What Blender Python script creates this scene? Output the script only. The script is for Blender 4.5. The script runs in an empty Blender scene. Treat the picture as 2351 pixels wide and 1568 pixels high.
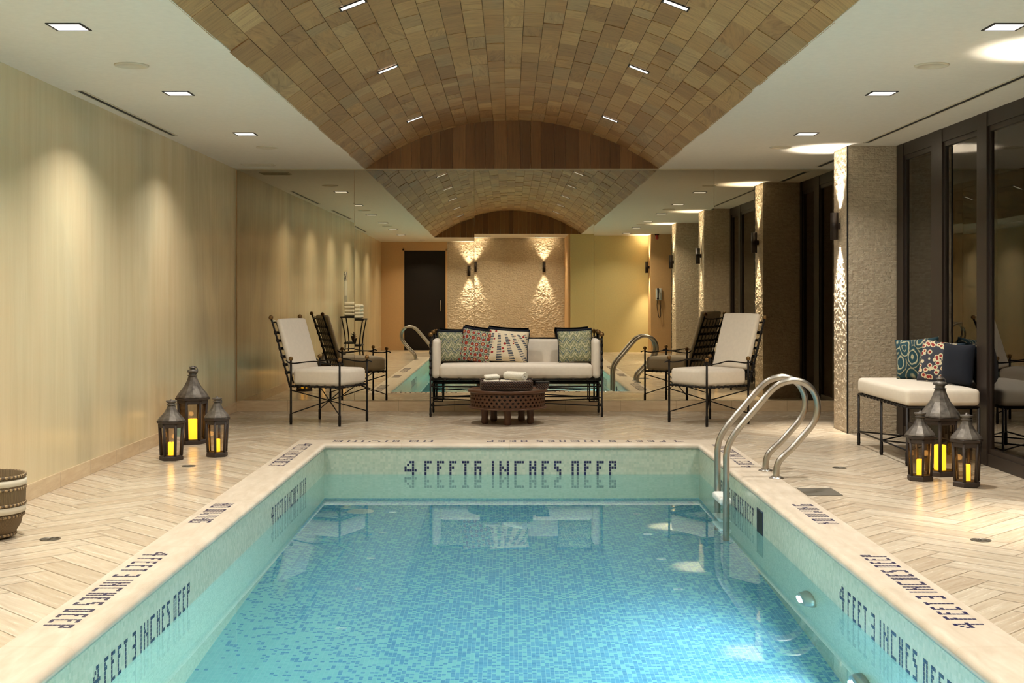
import bpy, bmesh, math, random
from mathutils import Vector, Matrix
PI = math.pi
C = bpy.context.scene.collection
sc = bpy.context.scene

# ------------------------------------------------------------------ camera, world, exposure
CAM_H = 1.27
CE = 2.62          # flat ceiling height
D = 13.85          # mirror wall
XL, XR = -2.96, 3.53
cam_d = bpy.data.cameras.new('camera'); cam = bpy.data.objects.new('camera', cam_d); C.objects.link(cam)
cam.location = (0, 0, CAM_H); cam.rotation_euler = (PI/2, 0, 0)
cam_d.sensor_width = 36; cam_d.lens = 45
cam_d.shift_x = 0.00234; cam_d.shift_y = -0.04636
cam_d.clip_start = 0.05; cam_d.clip_end = 200
sc.camera = cam
w = bpy.data.worlds.new('night'); sc.world = w; w.use_nodes = True
w.node_tree.nodes['Background'].inputs[0].default_value = (0.012, 0.014, 0.02, 1)
w.node_tree.nodes['Background'].inputs[1].default_value = 0.5
sc.view_settings.view_transform = 'Standard'; sc.view_settings.look = 'None'
sc.view_settings.exposure = 0.14; sc.view_settings.gamma = 1
sc.view_settings.use_curve_mapping = False
E_CEIL, E_VAULT, E_SCONCE, E_POOL = 25.0, 15.0, 170.0, 40.0
WARM = (1.0, 0.955, 0.885)
WARM2 = (1.0, 0.91, 0.78)

# ------------------------------------------------------------------ materials
MATS = {}
def s2l(c):
    return tuple(((x/255)/12.92 if x/255 <= .04045 else ((x/255+.055)/1.055)**2.4) for x in c) + (1,)
class NT:
    def __init__(s, name):
        s.m = bpy.data.materials.new(name); s.m.use_nodes = True; s.t = s.m.node_tree
        s.b = s.t.nodes['Principled BSDF']; s.out = s.t.nodes['Material Output']
    def n(s, typ, **kw):
        nd = s.t.nodes.new(typ)
        for k, v in kw.items():
            if k.startswith('i_'):
                key = k[2:]
                key = int(key) if key.isdigit() else key.replace('_', ' ')
                nd.inputs[key].default_value = v
            else: setattr(nd, k, v)
        return nd
    def l(s, a, b): s.t.links.new(a, b)
    def coord(s, kind='UV', scale=(1,1,1), rot=(0,0,0)):
        tc = s.n('ShaderNodeTexCoord'); mp = s.n('ShaderNodeMapping')
        mp.inputs['Scale'].default_value = scale; mp.inputs['Rotation'].default_value = rot
        s.l(tc.outputs[kind], mp.inputs[0]); return mp.outputs[0]
    def noise(s, vec, scale, detail=4, rough=.5, dist=0):
        n = s.n('ShaderNodeTexNoise'); n.inputs['Scale'].default_value = scale; n.inputs['Detail'].default_value = detail
        n.inputs['Roughness'].default_value = rough; n.inputs['Distortion'].default_value = dist
        if vec: s.l(vec, n.inputs['Vector'])
        return n.outputs['Fac']
    def ramp(s, fac, stops):
        r = s.n('ShaderNodeValToRGB'); e = r.color_ramp.elements
        while len(e) > 1: e.remove(e[0])
        e[0].position = stops[0][0]; e[0].color = stops[0][1]
        for p, c in stops[1:]:
            x = e.new(p); x.color = c
        s.l(fac, r.inputs[0]); return r.outputs[0]
    def mix(s, fac, a, b, mode='MIX'):
        m = s.n('ShaderNodeMix', data_type='RGBA', blend_type=mode)
        for sock, v in ((m.inputs[0], fac), (m.inputs[6], a), (m.inputs[7], b)):
            if hasattr(v, 'links') or hasattr(v, 'is_linked'): s.l(v, sock)
            else: sock.default_value = v
        return m.outputs[2]
    def math(s, op, a, b=None, c=None):
        m = s.n('ShaderNodeMath', operation=op)
        for i, v in enumerate((a, b, c)):
            if v is None: continue
            if hasattr(v, 'is_linked'): s.l(v, m.inputs[i])
            else: m.inputs[i].default_value = v
        return m.outputs[0]
    def bump(s, h, strength, dist=.01):
        b = s.n('ShaderNodeBump'); b.inputs['Strength'].default_value = strength; b.inputs['Distance'].default_value = dist
        s.l(h, b.inputs['Height']); s.l(b.outputs[0], s.b.inputs['Normal'])
    def col(s, v):
        if hasattr(v, 'is_linked'): s.l(v, s.b.inputs['Base Color'])
        else: s.b.inputs['Base Color'].default_value = v
    def set(s, **kw):
        for k, v in kw.items():
            sock = s.b.inputs[k.replace('_', ' ')]
            if hasattr(v, 'is_linked'): s.l(v, sock)
            else: sock.default_value = v
        return s

def reg(name, t): MATS[name] = t.m; return t
def plain(name, rgb, rough=.5, metal=0, **kw):
    t = NT(name); t.set(Roughness=rough, Metallic=metal)
    # slight mottling keeps it procedural
    v = t.noise(t.coord('Object'), 30, 3)
    c = s2l(rgb); d = tuple(x*.86 for x in c[:3])+(1,)
    t.col(t.mix(v, d, c)); t.set(**kw); return reg(name, t)
def attr_rand(t):
    a = t.n('ShaderNodeAttribute'); a.attribute_name = 'rnd'; return a.outputs['Fac']

plain('ceiling_paint', (224,217,203), .75)
plain('iron', (30,25,21), .45, .6)
plain('frame_dark', (50,40,34), .42, .3)
plain('brass', (128,98,58), .42, .8)
plain('steel', (176,170,160), .30, 1)
plain('black_matte', (14,11,10), .6)
plain('sconce_bronze', (38,29,25), .4, .5)
plain('fabric_white', (228,216,198), .9)
plain('navy_cloth', (12,17,30), .95)
plain('teal_cloth', (24,66,76), .9)
plain('white_plastic', (225,228,222), .35)
plain('towel', (232,225,208), .95)
plain('lantern_wood', (52,40,32), .6)
plain('tile_navy', (36,38,82), .25)
plain('cap_metal', (110,104,92), .5, .8)
plain('beige_paint', (205,165,115), .7)
plain('yellow_paint', (214,196,138), .7)
plain('speaker_white', (206,196,174), .7)
plain('trim_metal', (190,178,150), .35, .7)
plain('red_plastic', (170,40,25), .5)

def emis(name, rgb, st):
    t = NT(name); t.col((0,0,0,1)); t.b.inputs['Emission Color'].default_value = rgb+(1,); t.b.inputs['Emission Strength'].default_value = st
    return reg(name, t)
emis('lamp_glow', (1,.95,.86), 1.5)
emis('pool_glow', (.85,.97,1), 25)

# travertine deck
t = NT('travertine'); r = attr_rand(t)
tc = t.coord('UV', (1.2, 14, 1)); st = t.noise(tc, 3.0, 6, .6, .6)
base = t.ramp(r, [(0, s2l((176,156,132))), (.35, s2l((198,182,158))), (.7, s2l((210,197,176))), (1, s2l((186,166,140)))])
streak = t.ramp(st, [(.25, s2l((156,134,108))), (.5, s2l((194,178,154))), (.75, s2l((218,208,188)))])
t.col(t.mix(.5, base, streak)); t.set(Roughness=t.math('MULTIPLY_ADD', st, .2, .15))
t.b.inputs['Specular IOR Level'].default_value = .5
t.bump(st, .12, .002); reg('travertine', t)
plain('grout', (176,156,126), .7)
t = NT('coping_stone'); n1 = t.noise(t.coord('UV', (1.5, 6, 1)), 3, 6, .6, .5)
br = t.n('ShaderNodeTexBrick'); br.offset = 0
for k, v in (('Scale', 1), ('Mortar Size', .0016), ('Brick Width', .92), ('Row Height', 50.), ('Mortar Smooth', .3)): br.inputs[k].default_value = v
t.l(t.coord('UV'), br.inputs['Vector'])
cc = t.ramp(n1, [(.25, s2l((186,170,148))), (.6, s2l((204,190,170))), (.8, s2l((214,203,186)))])
t.col(t.mix(br.outputs['Fac'], cc, s2l((180,160,130)))); t.set(Roughness=.38); reg('coping_stone', t)
t = NT('base_stone'); n1 = t.noise(t.coord('UV', (1.5, 8, 1)), 4, 6, .6, .5)
br = t.n('ShaderNodeTexBrick'); br.offset = 0
for k, v in (('Scale', 1), ('Mortar Size', .003), ('Brick Width', .6), ('Row Height', 50.)): br.inputs[k].default_value = v
t.l(t.coord('UV'), br.inputs['Vector'])
t.col(t.mix(br.outputs['Fac'], t.ramp(n1, [(.3, s2l((196,170,134))), (.7, s2l((216,196,162)))]), s2l((178,154,122)))); t.set(Roughness=.3); reg('base_stone', t)

# plaster wall with vertical pearly streaks
t = NT('pearl_plaster')
a = t.noise(t.coord('UV', (5.5, .35, 1)), 1.6, 8, .62, .3)
b = t.noise(t.coord('UV', (.5, .22, 1)), 1.5, 4, .5, .8)
f = t.noise(t.coord('UV', (38, 2.2, 1)), 1.5, 6, .7)
c1 = t.ramp(a, [(.25, s2l((198,182,146))), (.5, s2l((214,200,162))), (.75, s2l((226,214,180)))])
c2 = t.ramp(b, [(.35, s2l((176,168,142))), (.5, s2l((214,200,164))), (.68, s2l((222,196,156)))])
t.col(t.mix(.5, c1, c2)); t.set(Roughness=t.math('MULTIPLY_ADD', a, .18, .13)); t.b.inputs['Specular IOR Level'].default_value = .6
t.bump(t.math('ADD', f, t.math('MULTIPLY', a, .7)), .45, .0022); reg('pearl_plaster', t)

# split-face stone
t = NT('split_stone')
br = t.n('ShaderNodeTexBrick'); br.offset = .37; br.offset_frequency = 1
for k, v in (('Scale', 1), ('Mortar Size', .002), ('Brick Width', .05), ('Row Height', .017), ('Mortar Smooth', 1.0)): br.inputs[k].default_value = v
br.inputs['Color1'].default_value = (.1,.1,.1,1); br.inputs['Color2'].default_value = (1,1,1,1); br.inputs['Mortar'].default_value = (.3,.3,.3,1)
uvc = t.coord('UV'); wob = t.n('ShaderNodeTexNoise'); wob.inputs['Scale'].default_value = 22; t.l(uvc, wob.inputs['Vector'])
vadd = t.n('ShaderNodeVectorMath', operation='MULTIPLY_ADD'); t.l(wob.outputs['Color'], vadd.inputs[0]); vadd.inputs[1].default_value = (.018, .012, 0); t.l(uvc, vadd.inputs[2])
t.l(vadd.outputs[0], br.inputs['Vector'])
n2 = t.noise(uvc, 30, 6, .7)
h = t.math('ADD', t.math('MULTIPLY', br.outputs['Color'], .35), n2)
t.col(t.ramp(h, [(.3, s2l((178,158,132))), (.8, s2l((208,190,162))), (1.2, s2l((222,206,180)))])); t.set(Roughness=.5)
t.bump(h, 1.0, .03); reg('split_stone', t)

# vault panels
def wood(name, stops, rough=.5, sc_=(3, 26, 1), amt=.4):
    t = NT(name); r = attr_rand(t)
    base = t.ramp(r, stops)
    tc = t.n('ShaderNodeTexCoord'); mp = t.n('ShaderNodeMapping'); mp.inputs['Scale'].default_value = sc_
    off = t.n('ShaderNodeCombineXYZ'); t.l(t.math('MULTIPLY', r, 37), off.inputs[0]); t.l(t.math('MULTIPLY', r, 53), off.inputs[1])
    t.l(off.outputs[0], mp.inputs['Location']); t.l(tc.outputs['UV'], mp.inputs[0])
    g = t.noise(mp.outputs[0], 1.6, 6, .6, 1.6)
    dk = t.ramp(g, [(.25, (.55,.48,.4,1)), (.5, (.95,.93,.9,1)), (.8, (1.25,1.22,1.1,1))])
    t.col(t.mix(amt*1.6, base, dk, 'MULTIPLY')); t.set(Roughness=rough); t.b.inputs['Specular IOR Level'].default_value = .3
    t.bump(g, .15, .002); return reg(name, t)
wood('vault_wood', [(0, s2l((146,110,72))), (.3, s2l((162,124,82))), (.5, s2l((168,132,88))), (.75, s2l((178,142,96))), (.9, s2l((154,126,92))), (1, s2l((192,158,112)))], .5, (2.2, 18, 1), .62)
wood('gable_wood', [(0, s2l((104,70,40))), (.5, s2l((122,84,48))), (1, s2l((138,98,58)))], .4, (40, 1.6, 1), .5)
wood('table_wood', [(0, s2l((84,56,38))), (1, s2l((98,66,46)))], .35, (6, 6, 6), .4)
wood('door_wood', [(0, s2l((22,15,12))), (1, s2l((30,20,16)))], .5)

# mosaic
def mosaic(name, cols, grout, size, rough=.2):
    t = NT(name)
    br = t.n('ShaderNodeTexBrick'); br.offset = 0
    for k, v in (('Scale', 1), ('Mortar Size', size*.05), ('Brick Width', size), ('Row Height', size), ('Mortar Smooth', .1), ('Bias', 0)): br.inputs[k].default_value = v
    br.inputs['Color1'].default_value = (0,0,0,1); br.inputs['Color2'].default_value = (1,1,1,1)
    uv = t.coord('UV'); t.l(uv, br.inputs['Vector'])
    c = t.ramp(br.outputs['Color'], cols)
    t.col(t.mix(br.outputs['Fac'], c, grout)); t.set(Roughness=rough); return reg(name, t)
mosaic('mosaic_wall', [(0, s2l((176,190,168))), (.5, s2l((186,198,176))), (1, s2l((198,206,184)))], s2l((192,198,176)), .022)
t = NT('mosaic_floor')          # blue tiles thinning out to pale aqua towards the near left
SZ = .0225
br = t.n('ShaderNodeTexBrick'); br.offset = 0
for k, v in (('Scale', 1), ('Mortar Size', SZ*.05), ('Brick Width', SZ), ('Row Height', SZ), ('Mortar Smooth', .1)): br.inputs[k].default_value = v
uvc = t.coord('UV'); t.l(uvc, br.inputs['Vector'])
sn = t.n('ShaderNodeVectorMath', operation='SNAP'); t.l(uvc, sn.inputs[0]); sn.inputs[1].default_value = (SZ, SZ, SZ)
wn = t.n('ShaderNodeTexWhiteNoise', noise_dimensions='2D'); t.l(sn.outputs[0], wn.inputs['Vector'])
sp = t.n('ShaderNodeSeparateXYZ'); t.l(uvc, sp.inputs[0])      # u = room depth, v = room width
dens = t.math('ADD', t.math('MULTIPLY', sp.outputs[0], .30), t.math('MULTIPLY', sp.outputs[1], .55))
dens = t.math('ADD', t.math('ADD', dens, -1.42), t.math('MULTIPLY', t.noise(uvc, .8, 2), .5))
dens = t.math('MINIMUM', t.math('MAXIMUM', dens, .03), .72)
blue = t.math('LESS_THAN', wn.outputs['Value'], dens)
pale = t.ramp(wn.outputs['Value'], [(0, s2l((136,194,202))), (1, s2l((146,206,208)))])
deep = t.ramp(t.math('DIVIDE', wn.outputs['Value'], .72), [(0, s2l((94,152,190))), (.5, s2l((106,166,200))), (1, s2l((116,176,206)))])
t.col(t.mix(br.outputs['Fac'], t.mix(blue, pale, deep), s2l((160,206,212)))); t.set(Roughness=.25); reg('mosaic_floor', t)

# water, glass, mirror
t = NT('water'); t.t.nodes.remove(t.b)
g = t.n('ShaderNodeBsdfGlass'); g.inputs['Color'].default_value = (.84,.975,1.0,1); g.inputs['IOR'].default_value = 1.33; g.inputs['Roughness'].default_value = 0
bp = t.n('ShaderNodeBump'); bp.inputs['Strength'].default_value = .03; bp.inputs['Distance'].default_value = .004
t.l(t.noise(t.coord('UV', (1,1,1)), 3.0, 2, .4), bp.inputs['Height']); t.l(bp.outputs[0], g.inputs['Normal'])
t.l(g.outputs[0], t.out.inputs[0]); reg('water', t)
t = NT('glass'); t.t.nodes.remove(t.b)
tr = t.n('ShaderNodeBsdfTransparent'); tr.inputs[0].default_value = (.8,.78,.74,1)
gl = t.n('ShaderNodeBsdfGlossy'); gl.inputs['Roughness'].default_value = 0; gl.inputs['Color'].default_value = (.95,.92,.88,1)
fr = t.n('ShaderNodeFresnel'); fr.inputs['IOR'].default_value = 1.6
mx = t.n('ShaderNodeMixShader'); t.l(fr.outputs[0], mx.inputs[0]); t.l(tr.outputs[0], mx.inputs[1]); t.l(gl.outputs[0], mx.inputs[2])
t.l(mx.outputs[0], t.out.inputs[0]); reg('glass', t)
t = NT('lantern_glass'); t.t.nodes.remove(t.b)
tr = t.n('ShaderNodeBsdfTransparent'); tr.inputs[0].default_value = (.90,.83,.74,1)
gl = t.n('ShaderNodeBsdfGlossy'); gl.inputs['Roughness'].default_value = .08; gl.inputs['Color'].default_value = (.8,.7,.6,1)
fr = t.n('ShaderNodeFresnel'); fr.inputs['IOR'].default_value = 1.45
mx = t.n('ShaderNodeMixShader'); t.l(fr.outputs[0], mx.inputs[0]); t.l(tr.outputs[0], mx.inputs[1]); t.l(gl.outputs[0], mx.inputs[2])
t.l(mx.outputs[0], t.out.inputs[0]); reg('lantern_glass', t)
t = NT('mirror'); t.col((.50,.445,.335,1)); t.set(Metallic=1, Roughness=0); reg('mirror', t)

# lantern roof, candle, wicker
t = NT('zinc'); n1 = t.noise(t.coord('Object'), 22, 4); t.col(t.ramp(n1, [(.3, s2l((70,64,58))), (.7, s2l((118,110,100)))])); t.set(Roughness=.5, Metallic=.5); reg('zinc', t)
t = NT('candle_wax'); tc = t.n('ShaderNodeTexCoord'); sp = t.n('ShaderNodeSeparateXYZ'); t.l(tc.outputs['Object'], sp.inputs[0])
t.col(s2l((240,190,80))); t.b.inputs['Emission Color'].default_value = (1,.50,.02,1); t.b.inputs['Emission Strength'].default_value = 1.9; t.set(Roughness=.5); reg('candle_wax', t)
t = NT('wicker'); wv = t.n('ShaderNodeTexWave', wave_type='BANDS', bands_direction='X'); wv.inputs['Scale'].default_value = 14; wv.inputs['Distortion'].default_value = 1.5
t.l(t.coord('UV', (1,1,1)), wv.inputs[0]); t.col(t.ramp(wv.outputs['Fac'], [(.2, s2l((78,62,42))), (.8, s2l((164,138,98)))])); t.set(Roughness=.7); t.bump(wv.outputs['Fac'], .8, .006); reg('wicker', t)
t = NT('dark_wicker'); wv = t.n('ShaderNodeTexWave', wave_type='BANDS', bands_direction='DIAGONAL'); wv.inputs['Scale'].default_value = 26; wv.inputs['Distortion'].default_value = 2
t.l(t.coord('Object'), wv.inputs[0]); t.col(t.ramp(wv.outputs['Fac'], [(.3, s2l((26,16,12))), (.9, s2l((104,74,56)))])); t.set(Roughness=.5); t.bump(wv.outputs['Fac'], .8, .005); reg('dark_wicker', t)
t = NT('terry'); n1 = t.noise(t.coord('Object'), 120, 3, .7); t.col(t.ramp(n1, [(.3, s2l((216,206,184))), (.7, s2l((240,234,218)))])); t.set(Roughness=1.0); t.bump(n1, .8, .004); reg('terry', t)

# pillow patterns (UV 0..1 across the front)
CREAM, GREEN, TEAL, NAVY, RED = s2l((214,200,164)), s2l((96,112,70)), s2l((30,74,84)), s2l((30,38,62)), s2l((140,30,32))
def pat_ikat(name, a, b, c):
    t = NT(name)
    tc = t.coord('UV'); sp = t.n('ShaderNodeSeparateXYZ'); t.l(tc, sp.inputs[0])
    z = t.math('PINGPONG', t.math('MULTIPLY', sp.outputs[0], 4.5), .5)
    y = t.math('ADD', t.math('MULTIPLY', sp.outputs[1], 3.0), t.math('MULTIPLY', z, 1.0))
    band = t.math('FRACT', t.math('ADD', y, t.math('MULTIPLY', t.noise(tc, 14, 4), .55)))
    col = t.ramp(band, [(0, a), (.10, a), (.16, b), (.34, b), (.38, a), (.44, c), (.60, c), (.66, a), (.72, b), (1, b)])
    n = t.noise(tc, 34, 4, .7)
    t.col(t.mix(t.math('MULTIPLY', t.math('GREATER_THAN', n, .54), .7), col, a)); t.set(Roughness=.9); reg(name, t)
pat_ikat('cloth_green_ikat', s2l((190,180,146)), s2l((104,112,84)), s2l((66,84,84)))
pat_ikat('cloth_olive_ikat', s2l((194,186,150)), s2l((116,122,90)), s2l((76,96,94)))
t = NT('cloth_rosette'); tc = t.coord('UV'); vo = t.n('ShaderNodeTexVoronoi'); vo.inputs['Scale'].default_value = 6.0; vo.inputs['Randomness'].default_value = .3; t.l(tc, vo.inputs['Vector'])
n1 = t.noise(tc, 26, 3)
bg = t.ramp(n1, [(.38, s2l((46,66,72))), (.5, s2l((120,126,96))), (.6, s2l((190,180,140)))])
ring = t.ramp(vo.outputs['Distance'], [(0, s2l((214,190,140))), (.14, s2l((204,176,120))), (.18, s2l((140,48,28))), (.34, s2l((150,60,34))), (.38, s2l((30,30,40))), (.42, (1,1,1,1))])
msk = t.math('LESS_THAN', vo.outputs['Distance'], .42)
t.col(t.mix(msk, bg, ring)); t.set(Roughness=.9); reg('cloth_rosette', t)
t = NT('cloth_fan'); tc = t.coord('UV'); sp = t.n('ShaderNodeSeparateXYZ'); t.l(tc, sp.inputs[0])
# slanted ribs running down and right, cross-ticked, with red flowers between
u = t.math('DIVIDE', t.math('SUBTRACT', sp.outputs[0], .25), t.math('SUBTRACT', 1.55, sp.outputs[1]))
rib = t.math('FRACT', t.math('MULTIPLY', u, 4.6))
tick = t.math('GREATER_THAN', t.math('FRACT', t.math('MULTIPLY', sp.outputs[1], 20)), .45)
ribm = t.math('MULTIPLY', t.math('MULTIPLY', t.math('LESS_THAN', rib, .42), tick), t.math('LESS_THAN', sp.outputs[1], .86))
vo = t.n('ShaderNodeTexVoronoi'); vo.inputs['Scale'].default_value = 8; vo.inputs['Randomness'].default_value = .5; t.l(tc, vo.inputs['Vector'])
fl = t.math('MULTIPLY', t.math('LESS_THAN', vo.outputs['Distance'], .34), t.math('MULTIPLY', t.math('GREATER_THAN', rib, .46), t.math('GREATER_THAN', t.math('SUBTRACT', t.math('MULTIPLY', sp.outputs[1], 1.2), sp.outputs[0]), -.1)))
t.col(t.mix(fl, t.mix(ribm, s2l((216,200,170)), s2l((44,56,76))), s2l((146,34,36)))); t.set(Roughness=.9); reg('cloth_fan', t)
t = NT('cloth_teal_swirl'); tc = t.coord('UV', (1.0, .62, 1), (0, 0, .5)); vo = t.n('ShaderNodeTexVoronoi'); vo.inputs['Scale'].default_value = 3.6; vo.inputs['Randomness'].default_value = .55
wb = t.n('ShaderNodeTexNoise'); wb.inputs['Scale'].default_value = 5; t.l(tc, wb.inputs['Vector']); va = t.n('ShaderNodeVectorMath', operation='MULTIPLY_ADD'); t.l(wb.outputs['Color'], va.inputs[0]); va.inputs[1].default_value = (.12, .12, 0); t.l(tc, va.inputs[2]); t.l(va.outputs[0], vo.inputs['Vector'])
t.col(t.ramp(vo.outputs['Distance'], [(0, s2l((12,52,60))), (.20, s2l((16,62,70))), (.23, s2l((188,178,140))), (.27, s2l((20,64,72))), (.40, s2l((14,56,66))), (.44, s2l((190,182,146))), (.50, s2l((18,60,68))), (.60, s2l((16,52,60))), (.64, s2l((170,160,124))), (.67, s2l((16,52,60)))])); t.set(Roughness=.85); reg('cloth_teal_swirl', t)
t = NT('cloth_suzani'); tc = t.coord('UV'); sp = t.n('ShaderNodeSeparateXYZ'); t.l(tc, sp.inputs[0])
vo = t.n('ShaderNodeTexVoronoi'); vo.inputs['Scale'].default_value = 9; t.l(tc, vo.inputs['Vector'])
pt = t.ramp(vo.outputs['Distance'], [(0, RED), (.3, s2l((150,50,44))), (.36, CREAM), (.5, CREAM), (.55, s2l((60,60,70)))])
tick = t.math('GREATER_THAN', t.math('FRACT', t.math('MULTIPLY', sp.outputs[1], 18)), .5)
edge = t.math('GREATER_THAN', sp.outputs[0], .74); edge2 = t.math('LESS_THAN', sp.outputs[0], .84)
st_ = t.mix(tick, CREAM, s2l((30,36,48)))
t.col(t.mix(edge, pt, t.mix(edge2, s2l((18,40,56)), st_))); t.set(Roughness=.9); reg('cloth_suzani', t)
t = NT('sign_print'); tc = t.coord('UV'); sp = t.n('ShaderNodeSeparateXYZ'); t.l(tc, sp.inputs[0])
n1 = t.noise(t.coord('UV', (2, 3, 1)), 3, 3)
top = t.math('MULTIPLY', t.math('GREATER_THAN', sp.outputs[1], .75), t.math('GREATER_THAN', n1, .5))
bars = t.math('MULTIPLY', t.math('LESS_THAN', sp.outputs[1], .33), t.math('GREATER_THAN', t.math('FRACT', t.math('MULTIPLY', sp.outputs[0], 3.2)), .45))
t.col(t.mix(t.math('MAXIMUM', top, bars), s2l((206,198,176)), s2l((28,26,30)))); t.set(Roughness=.5); reg('sign_print', t)

# ------------------------------------------------------------------ mesh helpers
def new(): 
    bm = bmesh.new(); return bm
def box(bm, x0, y0, z0, x1, y1, z1, M=None):
    vs = [bm.verts.new((x, y, z)) for x in (x0, x1) for y in (y0, y1) for z in (z0, z1)]
    if M is not None:
        for v in vs: v.co = M @ v.co
    fs = [bm.faces.new([vs[i] for i in q]) for q in ((0,1,3,2), (4,6,7,5), (0,4,5,1), (2,3,7,6), (0,2,6,4), (1,5,7,3))]
    return vs, fs
def tube(bm, pts, r, n=10, closed=False, cap=True):
    pts = [Vector(p) for p in pts]; N = len(pts); rs = r if isinstance(r, (list, tuple)) else [r]*N
    rings = []; prev = None
    for i, p in enumerate(pts):
        if closed: d = pts[(i+1) % N] - pts[i-1]
        else: d = pts[min(i+1, N-1)] - pts[max(i-1, 0)]
        d.normalize()
        if prev is None:
            a = Vector((0,0,1)) if abs(d.z) < .9 else Vector((1,0,0)); u = d.cross(a).normalized()
        else:
            u = (prev - d*prev.dot(d)).normalized()
        prev = u; v = d.cross(u)
        rings.append([bm.verts.new(p + (u*math.cos(2*PI*k/n) + v*math.sin(2*PI*k/n))*rs[i]) for k in range(n)])
    m = N if closed else N-1
    for i in range(m):
        A, B = rings[i], rings[(i+1) % N]
        for k in range(n):
            f = bm.faces.new((A[k], A[(k+1) % n], B[(k+1) % n], B[k])); f.smooth = True
    if cap and not closed:
        bm.faces.new(rings[0][::-1]); bm.faces.new(rings[-1])
def lathe(bm, prof, n=24, c=(0,0,0), smooth=True, rot=0, cap=True, M=None):
    c = Vector(c); rings = []; allv = []
    for r, z in prof:
        rg = [bm.verts.new(c + Vector((r*math.cos(rot+2*PI*k/n), r*math.sin(rot+2*PI*k/n), z))) for k in range(n)]; rings.append(rg); allv += rg
    for A, B in zip(rings, rings[1:]):
        for k in range(n):
            f = bm.faces.new((A[k], A[(k+1) % n], B[(k+1) % n], B[k])); f.smooth = smooth
    if cap:
        bm.faces.new(rings[0][::-1]); bm.faces.new(rings[-1])
    if M is not None:
        for v in allv: v.co = M @ v.co
def sphere(bm, c, r, n=12, m=8):
    prof = [(r*math.sin(PI*i/m), -r*math.cos(PI*i/m)) for i in range(m+1)]
    prof[0] = (r*.02, -r); prof[-1] = (r*.02, r)
    lathe(bm, prof, n, c)
def smoothpath(pts, seg=6):
    P = [Vector(p) for p in pts]; out = []
    for i in range(len(P)-1):
        p0 = P[max(i-1, 0)]; p1 = P[i]; p2 = P[i+1]; p3 = P[min(i+2, len(P)-1)]
        for k in range(seg):
            t_ = k/seg; a = 2*p1; b = (p2-p0); c = 2*p0-5*p1+4*p2-p3; d = -p0+3*p1-3*p2+p3
            out.append(.5*(a + b*t_ + c*t_*t_ + d*t_**3))
    out.append(P[-1]); return out
def cushion(bm, cx, cy, cz, w_, d_, h_, r, puff=.0, puffz=True, M=None):
    """soft box, size w_ x d_ x h_, edge radius r"""
    hw, hd, hh = w_/2, d_/2, h_/2; tmp = bmesh.new()
    def axis(half, n):
        i = half - r; L = [-half, -i-r*.62, -i-r*.25, -i] + [-i + 2*i*k/n for k in range(1, n)] + [i, i+r*.25, i+r*.62, half]; return L
    X, Y, Z = axis(hw, 8), axis(hd, 6), axis(hh, 2)
    def grid(A, B, f):
        g = [[tmp.verts.new(f(a, b)) for b in B] for a in A]
        for i in range(len(A)-1):
            for j in range(len(B)-1): tmp.faces.new((g[i][j], g[i+1][j], g[i+1][j+1], g[i][j+1]))
    for s in (-1, 1):
        grid(X, Y, lambda a, b: (a, b, s*hh)); grid(X, Z, lambda a, b: (a, s*hd, b)); grid(Y, Z, lambda a, b: (s*hw, a, b))
    bmesh.ops.remove_doubles(tmp, verts=tmp.verts, dist=1e-5)
    for v in tmp.verts:
        p = v.co; q = Vector((max(-hw+r, min(hw-r, p.x)), max(-hd+r, min(hd-r, p.y)), max(-hh+r, min(hh-r, p.z))))
        n = p-q
        if n.length > 1e-7: p = q + n.normalized()*r
        fx, fy, fz = 1-(p.x/hw)**2, 1-(p.y/hd)**2, 1-(p.z/hh)**2
        if puff:
            p = p + Vector((math.copysign(puff*.5*max(fy,0)*max(fz,0), p.x) if abs(p.x) > hw*.8 else 0,
                            math.copysign(puff*.5*max(fx,0)*max(fz,0), p.y) if abs(p.y) > hd*.8 else 0,
                            math.copysign(puff*max(fx,0)*max(fy,0), p.z) if abs(p.z) > hh*.5 and puffz else 0))
        v.co = p + Vector((cx, cy, cz))
        if M is not None: v.co = M @ v.co
    bmesh.ops.recalc_face_normals(tmp, faces=tmp.faces)
    mp = {v: bm.verts.new(v.co) for v in tmp.verts}
    for f in tmp.faces:
        g = bm.faces.new([mp[v] for v in f.verts]); g.smooth = True
    tmp.free()
def uvbox(bm, scale=1.0):
    uv = bm.loops.layers.uv.verify(); bm.normal_update()
    for f in bm.faces:
        n = f.normal; a = max(range(3), key=lambda i: abs(n[i]))
        for l in f.loops:
            c = l.vert.co
            l[uv].uv = ((c.y, c.z) if a == 0 else (c.x, c.z) if a == 1 else (c.y, c.x))
def obj(name, bm, mat, parent=None, recalc=True):
    if recalc: bmesh.ops.recalc_face_normals(bm, faces=bm.faces)
    if not bm.loops.layers.uv: uvbox(bm)
    me = bpy.data.meshes.new(name); bm.to_mesh(me); bm.free()
    mats = mat if isinstance(mat, (list, tuple)) else [mat]
    for m in mats: me.materials.append(MATS[m])
    o = bpy.data.objects.new(name, me); C.objects.link(o)
    if parent: o.parent = parent
    return o
def tag(o, label=None, cat=None, group=None, kind=None):
    for k, v in (('label', label), ('category', cat), ('group', group), ('kind', kind)):
        if v: o[k] = v
    return o
def empty(name, loc, rz=0, label=None, cat=None, group=None):
    o = bpy.data.objects.new(name, None); C.objects.link(o); o.location = loc; o.rotation_euler = (0, 0, rz); o.empty_display_size = .05
    return tag(o, label, cat, group)
def struct(name, bm, mat, parent=None):
    o = obj(name, bm, mat, parent)
    if not parent: o['kind'] = 'structure'
    return o
def copy_tree(o, parent=None):
    c = o.copy(); C.objects.link(c)
    if parent: c.parent = parent
    for ch in [x for x in bpy.data.objects if x.parent == o and x is not c]: copy_tree(ch, c)
    return c
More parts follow.
